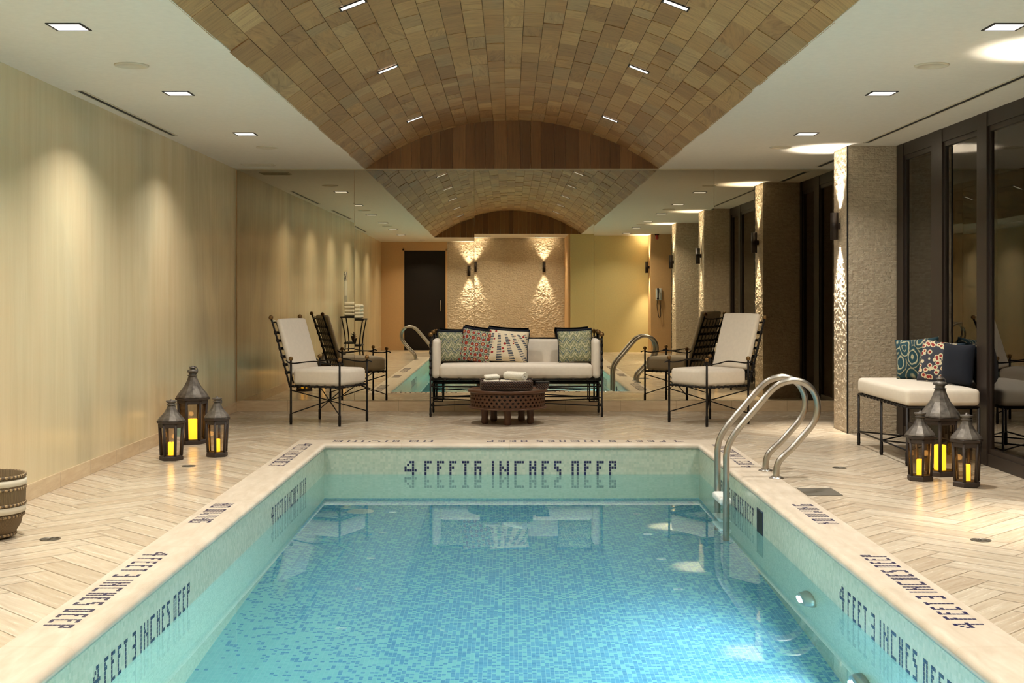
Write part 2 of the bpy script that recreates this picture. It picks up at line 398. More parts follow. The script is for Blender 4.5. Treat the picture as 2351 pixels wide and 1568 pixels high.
def light(name, typ, loc, energy, color, parent=None, rot=(0,0,0), **kw):
    d = bpy.data.lights.new(name, typ); d.energy = energy; d.color = color
    for k, v in kw.items(): setattr(d, k, v)
    o = bpy.data.objects.new(name, d); C.objects.link(o); o.location = loc; o.rotation_euler = rot
    if parent: o.parent = parent
    return o
rng = random.Random(7)

# ------------------------------------------------------------------ floor: herringbone travertine
PX0, PX1, PY0, PY1 = -1.825, 1.862, .55, 11.13     # coping outer rectangle
regions = [(XL, -3.3, PX0, D), (PX1, -3.3, XR, D), (PX0, PY1, PX1, D), (PX0, -3.3, PX1, PY0)]
def clip(poly, x0, y0, x1, y1):
    for ax, lim, sgn in ((0, x0, 1), (0, x1, -1), (1, y0, 1), (1, y1, -1)):
        out = []
        for i in range(len(poly)):
            a, b = poly[i-1], poly[i]; da, db = (a[ax]-lim)*sgn, (b[ax]-lim)*sgn
            if da >= 0: out.append(a)
            if (da > 0 and db < 0) or (da < 0 and db > 0):
                t_ = da/(da-db); out.append(tuple(a[k]+(b[k]-a[k])*t_ for k in range(4)))
        poly = out
        if len(poly) < 3: return []
    return poly
bm = new(); uv = bm.loops.layers.uv.verify(); ly = bm.faces.layers.float.new('rnd')
W_, n_ = .15, 4; g_ = .0022; co, si = math.cos(PI/4), math.sin(PI/4)
for k in range(-110, 110):
    for m in range(-14, 14):
        for kind in (0, 1):
            if kind == 0: x, y, a, b = k+2*n_*m, k, n_, 1
            else: x, y, a, b = k+2*n_*m, k+1, 1, n_
            x, y, a, b = x*W_, y*W_, a*W_, b*W_
            cx_, cy_ = (x+a/2)*co-(y+b/2)*si, (x+a/2)*si+(y+b/2)*co
            if not (-3.8 < cx_ < 4.3 and -4 < cy_-1 < 14): continue
            rect = [(x+g_, y+g_), (x+a-g_, y+g_), (x+a-g_, y+b-g_), (x+g_, y+b-g_)]
            o1, o2 = rng.random()*9, rng.random()*9; rv = rng.random()
            q = []
            for (px, py) in rect:
                lu, lv = (px-x, py-y) if kind == 0 else (py-y, px-x)
                q.append((px*co-py*si, px*si+py*co+1, lu+o1, lv+o2))
            for R in regions:
                c = clip(q, *R)
                if not c: continue
                try: f = bm.faces.new([bm.verts.new((p[0], p[1], 0)) for p in c])
                except Exception: continue
                f[ly] = rv
                for l, p in zip(f.loops, c): l[uv].uv = (p[2], p[3])
bm.normal_update()
for f in bm.faces:
    if f.normal.z < 0: f.normal_flip()
# face attr -> needs to be a mesh attribute named rnd
fl = obj('floor', bm, 'travertine', recalc=False); fl['kind'] = 'structure'
bm = new()
for R in regions: box(bm, R[0], R[1], -.12, R[2], R[3], -.0015)
obj('subfloor', bm, 'grout', fl)

# ------------------------------------------------------------------ pool
def ring_extrude(bm, prof, x0, x1, y0, y1, smooth_from=None):
    loops = []
    for d, z in prof:
        loops.append([bm.verts.new(p) for p in ((x0+d, y0+d, z), (x1-d, y0+d, z), (x1-d, y1-d, z), (x0+d, y1-d, z))])
    for A, B in zip(loops, loops[1:]):
        for k in range(4):
            f = bm.faces.new((A[k], A[(k+1) % 4], B[(k+1) % 4], B[k]))
    return loops
bm = new()
prof = [(0, -.07), (0, .0015)] + [(.232+.030*math.sin(a), .0015-.030*(1-math.cos(a))) for a in [i*PI/2/6 for i in range(7)]] + [(.262, -.036)] + [(.262-.012*(1-math.cos(a)), -.036-.014*math.sin(a)) for a in [PI/6, PI/3, PI/2]] + [(.2, -.05)]
ring_extrude(bm, prof, PX0, PX1, PY0, PY1)
uv = bm.loops.layers.uv.verify(); bm.normal_update()
for f in bm.faces:
    c = f.calc_center_median(); n = f.normal
    lr = min(abs(c.x-PX0), abs(c.x-PX1)) < min(abs(c.y-PY0), abs(c.y-PY1))
    for l in f.loops: l[uv].uv = (l.vert.co.y, l.vert.co.x) if lr else (l.vert.co.x, l.vert.co.y)
    f.smooth = abs(n.z) < .999 and abs(n.z) > .01
coping = struct('pool_coping', bm, 'coping_stone')
WX0, WX1, WY0, WY1 = PX0+.25, PX1-.25, PY0+.25, PY1-.25
ZW, ZB = -.263, -1.42
bm = new()
box(bm, WX0-.12, WY0-.12, ZB, WX0, WY1+.12, -.05); box(bm, WX1, WY0-.12, ZB, WX1+.12, WY1+.12, -.05)
box(bm, WX0, WY0-.12, ZB, WX1, WY0, -.05); box(bm, WX0, WY1, ZB, WX1, WY1+.12, -.05)
basin = struct('pool_wall', bm, 'mosaic_wall')
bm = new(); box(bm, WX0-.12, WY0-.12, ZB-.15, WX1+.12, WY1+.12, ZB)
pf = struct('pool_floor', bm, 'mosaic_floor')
bm = new()
vs = [bm.verts.new(p) for p in ((WX0, WY0, ZW), (WX1, WY0, ZW), (WX1, WY1, ZW), (WX0, WY1, ZW))]; bm.faces.new(vs)
uvbox(bm); wt = obj('pool_water', bm, 'water', recalc=False)
tag(wt, 'still turquoise water filling the tiled swimming pool', 'water', None, 'stuff')

# mosaic lettering
FONT = {
'4': ["..##.", ".#.#.", "#..#.", "#####", "...#.", "...#.", "...#."],
'3': ["###", "..#", "..#", "###", "..#", "..#", "###"],
'6': ["###", "#..", "###", "#.#", "#.#", "#.#", "###"],
'F': ["###", "#..", "##.", "#..", "#..", "#..", "#.."],
'E': ["###", "#..", "##.", "#..", "#..", "#..", "###"],
'T': ["###", ".#.", ".#.", ".#.", ".#.", ".#.", ".#."],
'I': ["#"]*7,
'N': ["#..#", "#..#", "##.#", "#.##", "#..#", "#..#", "#..#"],
'C': ["####", "#...", "#...", "#...", "#...", "#...", "####"],
'H': ["#.#", "#.#", "###", "#.#", "#.#", "#.#", "#.#"],
'S': ["###", "#..", "##.", ".##", "..#", "..#", "###"],
'D': ["###", "#.#", "#.#", "#.#", "#.#", "#.#", "###"],
'P': ["###", "#.#", "###", "#..", "#..", "#..", "#.."],
'O': ["####", "#..#", "#..#", "#..#", "#..#", "#..#", "####"],
'V': ["#...#", "#...#", "#...#", "#...#", ".#.#.", ".#.#.", "..#.."],
'G': ["####", "#...", "#...", "#.##", "#..#", "#..#", "####"],
}
def text_cols(s):
    x = 0; out = []; last = None
    for ch in s:
        if ch == ' ': x += 2 if last != '4' else 1; continue
        out.append((ch, x)); x += len(FONT[ch][0])+2; last = ch
    return out, x-2
def marker(text, origin, du, dv, nrm, parent, name='depth_marker', fit=None, label=None):
    """origin = top-left corner of the text; du along reading, dv down; tiles set in the surface"""
    cells, total = text_cols(text); o = Vector(origin); du, dv, nrm = Vector(du), Vector(dv), Vector(nrm)
    bm = new()
    for ch, x in cells:
        for r, row in enumerate(FONT[ch]):
            for c_, v in enumerate(row):
                if v != '#': continue
                p = o + du*(x+c_) + dv*r
                q = [p+du*.07+dv*.07, p+du*.93+dv*.07, p+du*.93+dv*.93, p+du*.07+dv*.93]
                lo = [bm.verts.new(a-nrm*.001) for a in q]; hi = [bm.verts.new(a+nrm*.0012) for a in q]
                bm.faces.new(hi)
                for k in range(4): bm.faces.new((lo[k], lo[(k+1) % 4], hi[(k+1) % 4], hi[k]))
    m = obj(name, bm, 'tile_navy', parent)
    if label: m['label'] = label
T63, T43 = '4 FEET6 INCHES DEEP', '4 FEET 3 INCHES DEEP'
def span(t_, a, b): return (b-a)/text_cols(t_)[1]
# far wall
x0, x1 = (928.3-1170)/2939*WY1, (1416-1170)/2939*WY1
marker(T63, (x0, WY1, -.147), (.0212, 0, 0), (0, 0, -.0236), (0,-1,0), basin, label='navy mosaic letters on the far pool wall')
# side walls
def side_wall(x, n, t_, ystart, yend):
    k = text_cols(t_)[1]; marker(t_, (x, ystart, -.146), (0, (yend-ystart)/k, 0), (0, 0, -.0172), (n, 0, 0), basin, label='navy mosaic letters on the side pool wall')
side_wall(WX0, 1, '4 FEET 3 INCHES DEEP', 4.84, 6.30)
side_wall(WX0, 1, '4 FEET 6 INCHES DEEP', 8.46, 9.90)
side_wall(WX1, -1, '4 FEET 3 INCHES DEEP', 6.25, 4.66)
side_wall(WX1, -1, '4 FEET 6 INCHES DEEP', 9.90, 8.46)
# coping
def cop(t_, x, ystart, yend, top):
    k = text_cols(t_)[1]; marker(t_, (x, ystart, .0015), (0, (yend-ystart)/k, 0), (top*-.0172, 0, 0), (0,0,1), coping, label='navy mosaic letters set in the coping')
cop('4 FEET 3 INCHES DEEP', -1.665, 6.28, 4.86, 1)
cop('NO DIVING', -1.665, 7.76, 7.10, 1)
cop('4 FEET 6 INCHES DEEP', -1.665, 10.85, 9.44, 1)
cop('4 FEET 3 INCHES DEEP', 1.70, 4.86, 6.22, -1)
cop('NO DIVING', 1.70, 7.06, 7.72, -1)
cop('4 FEET 6 INCHES DEEP', 1.70, 9.38, 10.78, -1)
k = text_cols('4 FEET 6 INCHES DEEP')[1]
marker('4 FEET 6 INCHES DEEP', (1.50, 10.98, .0015), (-.0195, 0, 0), (0, .0155, 0), (0,0,1), coping, label='navy mosaic letters set in the coping')
marker('NO DIVING', (-.66, 10.98, .0015), (-.0205, 0, 0), (0, .0155, 0), (0,0,1), coping, label='navy mosaic letters set in the coping')

# ------------------------------------------------------------------ walls, ceiling, vault
bm = new(); box(bm, XL-.15, -3.3, 0, XL, D+.15, CE+.1); struct('wall_left', bm, 'pearl_plaster')
bm = new(); box(bm, XL-.0, -3.3, 0, XL+.012, D, .10); struct('baseboard_left', bm, 'base_stone')
bm = new(); box(bm, XL, D, 0, XR+.1, D+.15, CE+.9); struct('wall_back', bm, 'beige_paint')
bm = new(); box(bm, XL+.012, D-.012, 0, XR, D, .118); struct('baseboard_back', bm, 'base_stone')
VX0, VX1, VR = -1.565, 1.62, .53
VY0 = -1.1
vc = (VX0+VX1)/2; vh = (VX1-VX0)/2; RR = (vh*vh+VR*VR)/(2*VR); zc = CE+VR-RR
amax = math.asin(vh/RR)
bm = new()
box(bm, XL, VY0, CE, VX0+.010, D, CE+.12); box(bm, VX1-.010, VY0, CE, XR+.1, D, CE+.12); box(bm, XL, -3.3, CE, XR+.1, VY0, CE+.12)
ceil = struct('ceiling', bm, 'ceiling_paint')
bm = new()
N = 40
for i in range(N):
    a0, a1 = -amax+2*amax*i/N, -amax+2*amax*(i+1)/N
    R1, R2 = RR+.03, RR+.06
    P = [(vc+R*math.sin(a), zc+R*math.cos(a)) for R, a in ((R1, a0), (R1, a1), (R2, a1), (R2, a0))]
    lo = [bm.verts.new((p[0], VY0, p[1])) for p in P]; hi = [bm.verts.new((p[0], D, p[1])) for p in P]
    for k in range(4): bm.faces.new((lo[k], lo[(k+1) % 4], hi[(k+1) % 4], hi[k]))
# close the sides down to the flat ceiling
box(bm, VX0-.03, VY0+.001, CE+.004, VX0-.001, D-.001, CE+.16); box(bm, VX1+.001, VY0+.001, CE+.004, VX1+.03, D-.001, CE+.16)
vault = struct('trim_1', bm, 'vault_wood')
bm = new(); uv = bm.loops.layers.uv.verify(); ly = bm.faces.layers.float.new('rnd')
ns = 25; gap = .0016
for i in range(ns):
    a0, a1 = -amax+2*amax*i/ns, -amax+2*amax*(i+1)/ns
    y = VY0 - rng.random()*.4
    while y < D:
        L = rng.choice([.2, .28, .34, .42, .5, .62]) * (0.85+.3*rng.random()); y2 = min(y+L, D); y1 = max(y, VY0)
        y += L
        if y2-y1 < .02: continue
        off = rng.random()*.007; rv = rng.random(); R0 = RR-off; ou, ov = rng.random()*9, rng.random()*9
        nn = 3; lo = []; hi = []; lo2 = []; hi2 = []
        ga = gap/RR
        for k in range(nn+1):
            a = a0+ga+(a1-a0-2*ga)*k/nn; s_, c_ = math.sin(a), math.cos(a)
            lo.append(bm.verts.new((vc+R0*s_, y1+gap, zc+R0*c_))); hi.append(bm.verts.new((vc+R0*s_, y2-gap, zc+R0*c_)))
            lo2.append(bm.verts.new((vc+(RR+.03)*s_, y1+gap, zc+(RR+.03)*c_))); hi2.append(bm.verts.new((vc+(RR+.03)*s_, y2-gap, zc+(RR+.03)*c_)))
        F = []
        for k in range(nn):
            F.append(bm.faces.new((lo[k], lo[k+1], hi[k+1], hi[k])))
            F.append(bm.faces.new((lo[k+1], lo[k], lo2[k], lo2[k+1]))); F.append(bm.faces.new((hi[k], hi[k+1], hi2[k+1], hi2[k])))
        F.append(bm.faces.new((lo[0], hi[0], hi2[0], lo2[0]))); F.append(bm.faces.new((hi[-1], lo[-1], lo2[-1], hi2[-1])))
        ang = rng.random()*.5-.25
        if rng.random() < .25: ang += PI/2
        for f in F:
            f[ly] = rv
            for l in f.loops:
                c = l.vert.co; uu = (c.x-vc); vv = c.y
                l[uv].uv = (vv*math.sin(ang)+uu*math.cos(ang)+ou, vv*math.cos(ang)-uu*math.sin(ang)+ov)
obj('vault_panelling', bm, 'vault_wood', vault)
# gables
def gable(name, y, ydir, w0=.11):
    bm = new(); uv = bm.loops.layers.uv.verify(); ly = bm.faces.layers.float.new('rnd')
    x = VX0
    while x < VX1-.001:
        x2 = min(x+w0*(.8+.5*rng.random()), VX1); rv = rng.random()
        def za(xx): return zc+math.sqrt(max(RR*RR-(xx-vc)**2, 0))
        K = 3; tp = [(x+(x2-x)*k/K) for k in range(K+1)]
        q = [(x+.001, CE), (x2-.001, CE)] + [(min(max(t_, x+.001), x2-.001), max(za(t_), CE+.001)) for t_ in reversed(tp)]
        fr = [bm.verts.new((a, y, b)) for a, b in q]; bk = [bm.verts.new((a, y+ydir*.02, b)) for a, b in q]
        F = [bm.faces.new(fr)] + [bm.faces.new((fr[k], bk[k], bk[(k+1) % len(q)], fr[(k+1) % len(q)])) for k in range(len(q))]
        for f in F:
            f[ly] = rv
            for l in f.loops: l[uv].uv = (l.vert.co.x, l.vert.co.z)
        x = x2
    o = obj(name, bm, 'gable_wood'); o['kind'] = 'structure'; return o
gable('trim_2', D-.02, 1)
gable('trim_3', VY0+.02, -1)
bm = new(); box(bm, VX0-.05, VY0-.03, CE+.121, VX1+.05, VY0, CE+.7); struct('wall_front_upper', bm, 'beige_paint')
bm = new(); box(bm, XL, D-.02, CE-.012, XR, D, CE); struct('trim_4', bm, 'trim_metal')

# mirror panels
edges = [XL+.012] + [(p-1170)/2939*D for p in (814, 1089, 1363.5, 1639)] + [XR]
mt = [(0, 0), (-.0026, .0044), (0, 0), (-.0012, -.0012), (.0006, .0015)]
nm = ['leftmost mirror panel, beside the plaster wall', 'second mirror panel from the left, behind the left armchair', 'middle mirror panel, above the sofa back', 'fourth mirror panel, behind the right armchair', 'rightmost mirror panel, beside the lit stone column']
for i in range(5):
    bm = new(); hw = (edges[i+1]-edges[i])/2-.0015; z0, z1 = .119, CE-.013
    box(bm, -hw, -.003, -(z1-z0)/2, hw, .003, (z1-z0)/2)
    o = obj('mirror_panel', bm, 'mirror'); o.location = ((edges[i]+edges[i+1])/2, D-.0095, (z0+z1)/2)
    o.rotation_euler = (mt[i][0], 0, mt[i][1]); tag(o, nm[i], 'mirror', 'mirror panels covering the back wall')

# stone columns on the right
def rough_face(bm, p0, du, dv, nu, nv, nrm, amp):
    p0, du, dv, nrm = Vector(p0), Vector(du), Vector(dv), Vector(nrm)
    g = [[bm.verts.new(p0 + du*((i + (rng.random()-.5)*.5 if 0 < i < nu else i)/nu) + dv*((j + (rng.random()-.5)*.4 if 0 < j < nv else j)/nv) + nrm*(amp*rng.random() if 0 < i < nu and 0 < j < nv else 0)) for j in range(nv+1)] for i in range(nu+1)]
    for i in range(nu):
        for j in range(nv):
            q = (g[i][j], g[i+1][j], g[i+1][j+1], g[i][j+1])
            if rng.random() < .5: bm.faces.new((q[0], q[1], q[2])); bm.faces.new((q[0], q[2], q[3]))
            else: bm.faces.new((q[0], q[1], q[3])); bm.faces.new((q[1], q[2], q[3]))
def column(name, y0, y1, mat='split_stone'):
    bm = new(); box(bm, 3.08, y0, 0, XR, y1, CE)
    if mat == 'split_stone':
        rough_face(bm, (3.0795, y1, 0), (0, y0-y1, 0), (0, 0, CE), 20, 118, (-1, 0, 0), .009)
        rough_face(bm, (3.08, y0-.0005, 0), (XR-3.08, 0, 0), (0, 0, CE), 24, 150, (0, -1, 0), .004)
        rough_face(bm, (XR, y1+.0005, 0), (3.08-XR, 0, 0), (0, 0, CE), 18, 100, (0, 1, 0), .004)
    return struct(name, bm, mat)
column('stone_column', 11.66, 12.15); column('stone_column', 6.72, 7.30); column('stone_column', 3.2, 3.8)
column('stone_column', VY0, -.55, 'beige_paint')
bm = new(); box(bm, 3.071, 11.652, 0, 3.082, 11.662, CE); struct('trim_5', bm, 'black_matte')
# far alcove behind the camera
bm = new(); box(bm, 1.37, VY0-.12, 0, XR, VY0, CE); struct('wall_front', bm, 'yellow_paint')
bm = new(); box(bm, -1.36, -3.4, 0, 1.33, -3.3, CE); rough_face(bm, (1.33, -3.2995, 0), (-2.69, 0, 0), (0, 0, CE), 84, 110, (0, 1, 0), .011); struct('wall_front', bm, 'split_stone')
bm = new(); box(bm, XL, -3.4, 0, -2.44, -3.3, CE); box(bm, -2.44, -3.4, 2.45, -1.36, -3.3, CE); struct('wall_front', bm, 'beige_paint')
bm = new(); box(bm, 1.33, -3.4, 0, 1.45, VY0-.12, CE); struct('wall_right_alcove', bm, 'beige_paint')
bm = new(); box(bm, -2.44, -3.4, .0, -1.36, -3.34, 2.45); dr = obj('door_1', bm, 'door_wood'); dr['kind'] = 'structure'
bm = new()
for x in (-2.44, -1.40): box(bm, x, -3.345, 0, x+.04, -3.29, 2.45)
box(bm, -2.44, -3.345, 2.41, -1.36, -3.29, 2.45)
obj('door_frame', bm, 'beige_paint', dr)
bm = new(); tube(bm, [(-1.52, -3.34, .95), (-1.52, -3.28, .95), (-1.52, -3.28, 1.2), (-1.52, -3.34, 1.2)], .012, 8); obj('door_handle', bm, 'steel', dr)

# windows on the right
def window(name, y0, y1, posts, extra=()):
    bm = new()
    box(bm, XR, y0, CE-.11, XR+.10, y1, CE); box(bm, XR, y0, 0, XR+.10, y1, .09)
    for a, b in posts: box(bm, XR-.005, a, 0, XR+.10, b, CE)
    o = struct(name, bm, 'frame_dark')
    ys = [y0]+[v for p in posts for v in p]+[y1]
    ys = sorted(ys); cells = [(ys[i], ys[i+1]) for i in range(0, len(ys)-1, 2) if ys[i+1]-ys[i] > .05] if posts else [(y0, y1)]
    for a, b in cells:
        bm = new(); box(bm, XR+.024, a, .09, XR+.032, b, CE-.11); obj('pane', bm, 'glass', o)
        bm = new(); s = .03
        for q in ((a, .09, a+s, CE-.11), (b-s, .09, b, CE-.11)): box(bm, XR+.012, q[0], q[1], XR+.045, q[2], q[3])
        box(bm, XR+.012, a+s, .09, XR+.045, b-s, .09+.04); box(bm, XR+.012, a+s, CE-.15, XR+.045, b-s, CE-.11)
        obj('sash', bm, 'frame_dark', o)
    return o
window('window_1', 12.15, 13.80, [(12.15, 12.25), (12.85, 13.1), (13.7, 13.8)])
window('window_2', 7.30, 11.66, [(7.30, 7.4), (8.05, 8.2), (9.46, 9.66), (10.44, 10.70), (11.47, 11.66)])
window('window_3', 3.8, 6.72, [(3.8, 3.9), (4.75, 4.9), (5.75, 5.9), (6.6, 6.72)])
window('window_4', -.55, 3.2, [(-.55, -.4), (.7, .85), (1.9, 2.05), (3.1, 3.2)])

# ------------------------------------------------------------------ ceiling fittings
def downlight(x, y, lab, energy=None, z=CE, ang=0, size=(.155, .155), nrm_rot=None, vault_=False):
    root = empty('recessed_downlight', (x, y, z), 0, lab, 'light', 'recessed downlights in the vault' if vault_ else 'square recessed downlights in the flat ceiling')
    root.rotation_euler = (0, ang, 0)
    a, b = size[0]/2, size[1]/2; fr = .011; bm = new()
    for q in ((-a-fr, -b-fr, a+fr, -b), (-a-fr, b, a+fr, b+fr), (-a-fr, -b, -a, b), (a, -b, a+fr, b)): box(bm, q[0], q[1], -.0055, q[2], q[3], 0)
    obj('bezel', bm, 'black_matte', root)
    bm = new(); box(bm, -a, -b, -.004, a, b, 0); obj('diffuser', bm, 'lamp_glow', root)
    light('downlight_lamp', 'AREA', (0, 0, -.016), energy or E_CEIL, WARM, root, shape='RECTANGLE', size=size[0], size_y=size[1], spread=math.radians(128))
    return root
ysl = [10.78, 8.60, 6.46, 4.30, 2.15, 0.0]
ordn = ['farthest', 'second farthest', 'third from the mirror wall, nearest in view', 'fourth from the mirror wall', 'fifth from the mirror wall', 'last, behind the camera']
for i, y in enumerate(ysl):
    for x, sd in ((-2.225, 'left'), (2.50, 'right')):
        downlight(x, y, 'square recessed downlight in the %s ceiling strip, %s' % (sd, ordn[i]), E_CEIL*((.55, .85)[i] if i < 2 and sd == 'left' else .8 if i == 0 else 1))
vo_ = ['nearest the mirror wall', 'second from the mirror wall', 'third from the mirror wall', 'fourth from the mirror wall', 'fifth from the mirror wall', 'sixth from the mirror wall']
for i, y in enumerate([12.4, 9.65, 7.5, 5.35, 3.2, 1.05]):
    for s, sd in ((-1, 'left'), (1, 'right')):
        x = vc+s*.95; a = math.asin((x-vc)/RR); Rz = RR-.009
        downlight(vc+Rz*math.sin(a), y, 'slim recessed light on the %s side of the wooden vault, %s' % (sd, vo_[i]), E_VAULT, zc+Rz*math.cos(a), a, (.145, .07), vault_=True)
for x, y in ((-.5, -2.3), (.65, -2.3), (-1.9, -2.3)):
    downlight(x, y, 'recessed spot in the alcove ceiling behind the pool, at %s' % ('its middle' if x == -.5 else 'its right' if x > 0 else 'the dark door'), 26, CE, 0, (.09, .09))
for x, sd in ((-2.23, 'left'), (2.49, 'right')):
    for i, y in enumerate([11.77, 7.55, 3.3]):
        bm = new(); lathe(bm, [(.001, -.004), (.078, -.004), (.08, -.008), (.096, -.008), (.1, -.003), (.1, 0)], 32)
        o = obj('ceiling_speaker', bm, 'speaker_white'); o.location = (x, y, CE)
        tag(o, 'round flush ceiling speaker in the %s ceiling strip, %s' % (sd, ('nearest the mirror wall', 'the larger one in view', 'third from the mirror wall')[i]), 'speaker', 'round ceiling speakers')
def slot(x, y0, y1, lab, w_=.035):
    root = empty('slot_diffuser', (x, (y0+y1)/2, CE), 0, lab, 'vent', 'linear slot diffusers in the ceiling'); h = (y1-y0)/2
    bm = new(); box(bm, -w_/2, -h, -.003, w_/2, h, 0); obj('slot', bm, 'black_matte', root)
    bm = new()
    for q in ((-w_/2-.012, -h-.012, -w_/2, h+.012), (w_/2, -h-.012, w_/2+.012, h+.012), (-w_/2, -h-.012, w_/2, -h), (-w_/2, h, w_/2, h+.012)): box(bm, q[0], q[1], -.005, q[2], q[3], 0)
    obj('flange', bm, 'speaker_white', root)
slot(-2.855, 8.5, 10.88, 'long slot diffuser above the plaster wall, nearest the mirror')
slot(-2.855, 4.7, 7.0, 'slot diffuser above the plaster wall, seen only in the mirror, the middle one')
slot(-2.855, 1.2, 3.4, 'slot diffuser above the plaster wall, seen only in the mirror, the last one')
slot(3.18, 7.5, 11.40, 'long slot diffuser above the windows, in front of the stone column')
slot(3.27, 12.35, 13.55, 'short slot diffuser between the lit column and mirror', .05)
bm = new(); box(bm, -.165, -.1, -.006, .165, .1, 0)
for k in range(5): box(bm, -.15, -.085+.036*k, -.012, .15, -.075+.036*k, -.005)
o = obj('ceiling_vent', bm, 'speaker_white'); o.location = (-2.62, 13.35, CE); tag(o, 'pale rectangular ceiling vent in the far left corner', 'vent')

# ------------------------------------------------------------------ sconces
def sconce(x, y, z, nx, ny, lab, e=None):
    root = empty('wall_sconce', (x-nx*.0+nx*.015, y+ny*.015, z), 0, lab, 'sconce', 'bronze up-and-down wall sconces')
    r = .036
    bm = new(); lathe(bm, [(r-.004, -.12), (r, -.125), (r, .125), (r-.004, .12), (r-.004, .09)], 24, cap=False)
    lathe(bm, [(.001, -.1), (r-.003, -.1)], 24, cap=False); lathe(bm, [(.001, .1), (r-.003, .1)], 24, cap=False)
    obj('shade', bm, 'sconce_bronze', root, recalc=False)
    bm = new(); cx, cy = -nx*.055, -ny*.055
    box(bm, min(cx, 0)-.012, min(cy, 0)-.012, -.03, max(cx, 0)+.012, max(cy, 0)+.012, .03); obj('mount', bm, 'sconce_bronze', root)
    for s, nme in ((1, 'up'), (-1, 'down')):
        bm = new(); lathe(bm, [(.001, s*.104), (r-.006, s*.104), (r-.006, s*.101)], 20, cap=False); obj('lens', bm, 'lamp_glow', root)
        light('sconce_lamp', 'SPOT', (0, 0, s*.13), (e or E_SCONCE)*(.75 if s > 0 else 1.35), WARM2, root, rot=(PI if s > 0 else 0, 0, 0), spot_size=math.radians(84 if s > 0 else 62), spot_blend=1.0, shadow_soft_size=.03)
for y, l_ in ((11.9, 'bronze cylinder sconce on the lit column near the mirror wall'), (7.02, 'bronze sconce on the column out of frame right, seen in the mirror'), (3.5, 'bronze sconce on the third stone column, seen in the mirror')):
    sconce(3.08-.045, y, 1.90, -1, 0, l_)
sconce(3.08-.045, -.83, 1.90, -1, 0, 'bronze sconce on the pale pier by the telephone, seen in the mirror')
sconce(-.83, -3.3+.045, 1.92, 0, 1, 'left bronze sconce on the alcove stone wall, seen in the mirror', 150)
sconce(.83, -3.3+.045, 1.92, 0, 1, 'right bronze sconce on the alcove stone wall, seen in the mirror', 150)

# ------------------------------------------------------------------ underwater lights, skimmer, drains
def pool_light(loc, n, lab, k=.6):
    root = empty('underwater_light', loc, 0, lab, 'light', 'underwater pool lights')
    M = Vector((0,0,1)).rotation_difference(Vector(n)).to_matrix().to_4x4()
    bm = new(); lathe(bm, [(.06, 0), (.125, 0), (.125, .015), (.10, .05), (.064, .06), (.06, .03)], 32, M=M, cap=False); obj('bezel', bm, 'steel', root)
    bm = new(); lathe(bm, [(.06, .002), (.06, .05), (.03, .058), (.001, .06)], 24, M=M); obj('lens', bm, 'pool_glow', root)
    q = Vector((0,0,-1)).rotation_difference(Vector(n)).to_euler()
    light('underwater_lamp', 'AREA', Vector(n)*.066, E_POOL*k, (.72, .93, 1.0), root, rot=q, shape='DISK', size=.1, spread=math.radians(175))
pool_light((WX1, 6.85, -.66), (-1, 0, 0), 'round underwater light in the right pool wall, the farther one')
pool_light((WX1, 5.8, -1.05), (-1, 0, 0), 'round underwater light in the right pool wall, the nearer one')
pool_light((WX1, 2.5, -.70), (-1, 0, 0), 'round underwater light in the right pool wall, below the frame')
pool_light((0, WY0, -.70), (0, 1, 0), 'added round underwater light in the near end wall, out of view', 2.4)  # added lamp, never in view, brightens the pool from the near end
bm = new(); M_ = 0
for q in ((8.14, 8.33, -.30, -.292), (8.14, 8.33, -.125, -.117)): box(bm, WX1-.004, q[0], q[2], WX1, q[1], q[3])
for q in ((8.14, 8.148), (8.322, 8.33)): box(bm, WX1-.004, q[0], -.292, WX1, q[1], -.125)
sk = obj('skimmer_opening', bm, 'tile_navy', basin)
bm = new(); box(bm, WX1-.003, 8.148, -.292, WX1+.001, 8.322, -.125); obj('skimmer_opening', bm, 'black_matte', basin)
for x, y, l_ in ((-2.38, 6.63, 'round metal deck drain on the left, nearest'), (-2.37, 9.45, 'round metal deck drain before the left lanterns'), (2.43, 6.6, 'round metal deck drain on the right, nearest'), (2.41, 9.35, 'round metal deck drain beyond the pool ladder')):
    root = empty('floor_drain', (x, y, 0), 0, l_, 'drain', 'round deck drains')
    bm = new(); lathe(bm, [(.05, 0), (.052, .003), (.046, .004), (.046, .001), (.001, .001)], 28, cap=False); obj('rim', bm, 'cap_metal', root)
    bm = new(); box(bm, -.03, -.005, .001, .03, .005, .004); box(bm, -.005, -.03, .001, .005, .03, .004); obj('grate', bm, 'cap_metal', root)
bm = new(); box(bm, 1.875, 8.06, 0, 2.10, 8.36, .003); box(bm, 1.97, 8.19, .003, 2.0, 8.22, .005)
tag(obj('skimmer_lid', bm, 'cap_metal'), 'flat rectangular metal access lid in the deck beside the pool ladder', 'lid')
bm = new(); lathe(bm, [(.001, .001), (.09, .001), (.1, .003), (.11, 0)], 24, cap=False)
o = obj('pool_drain', bm, 'white_plastic'); o.location = (-1.2, 10.3, ZB); tag(o, 'round main drain cover on the pool floor at the far left', 'drain')

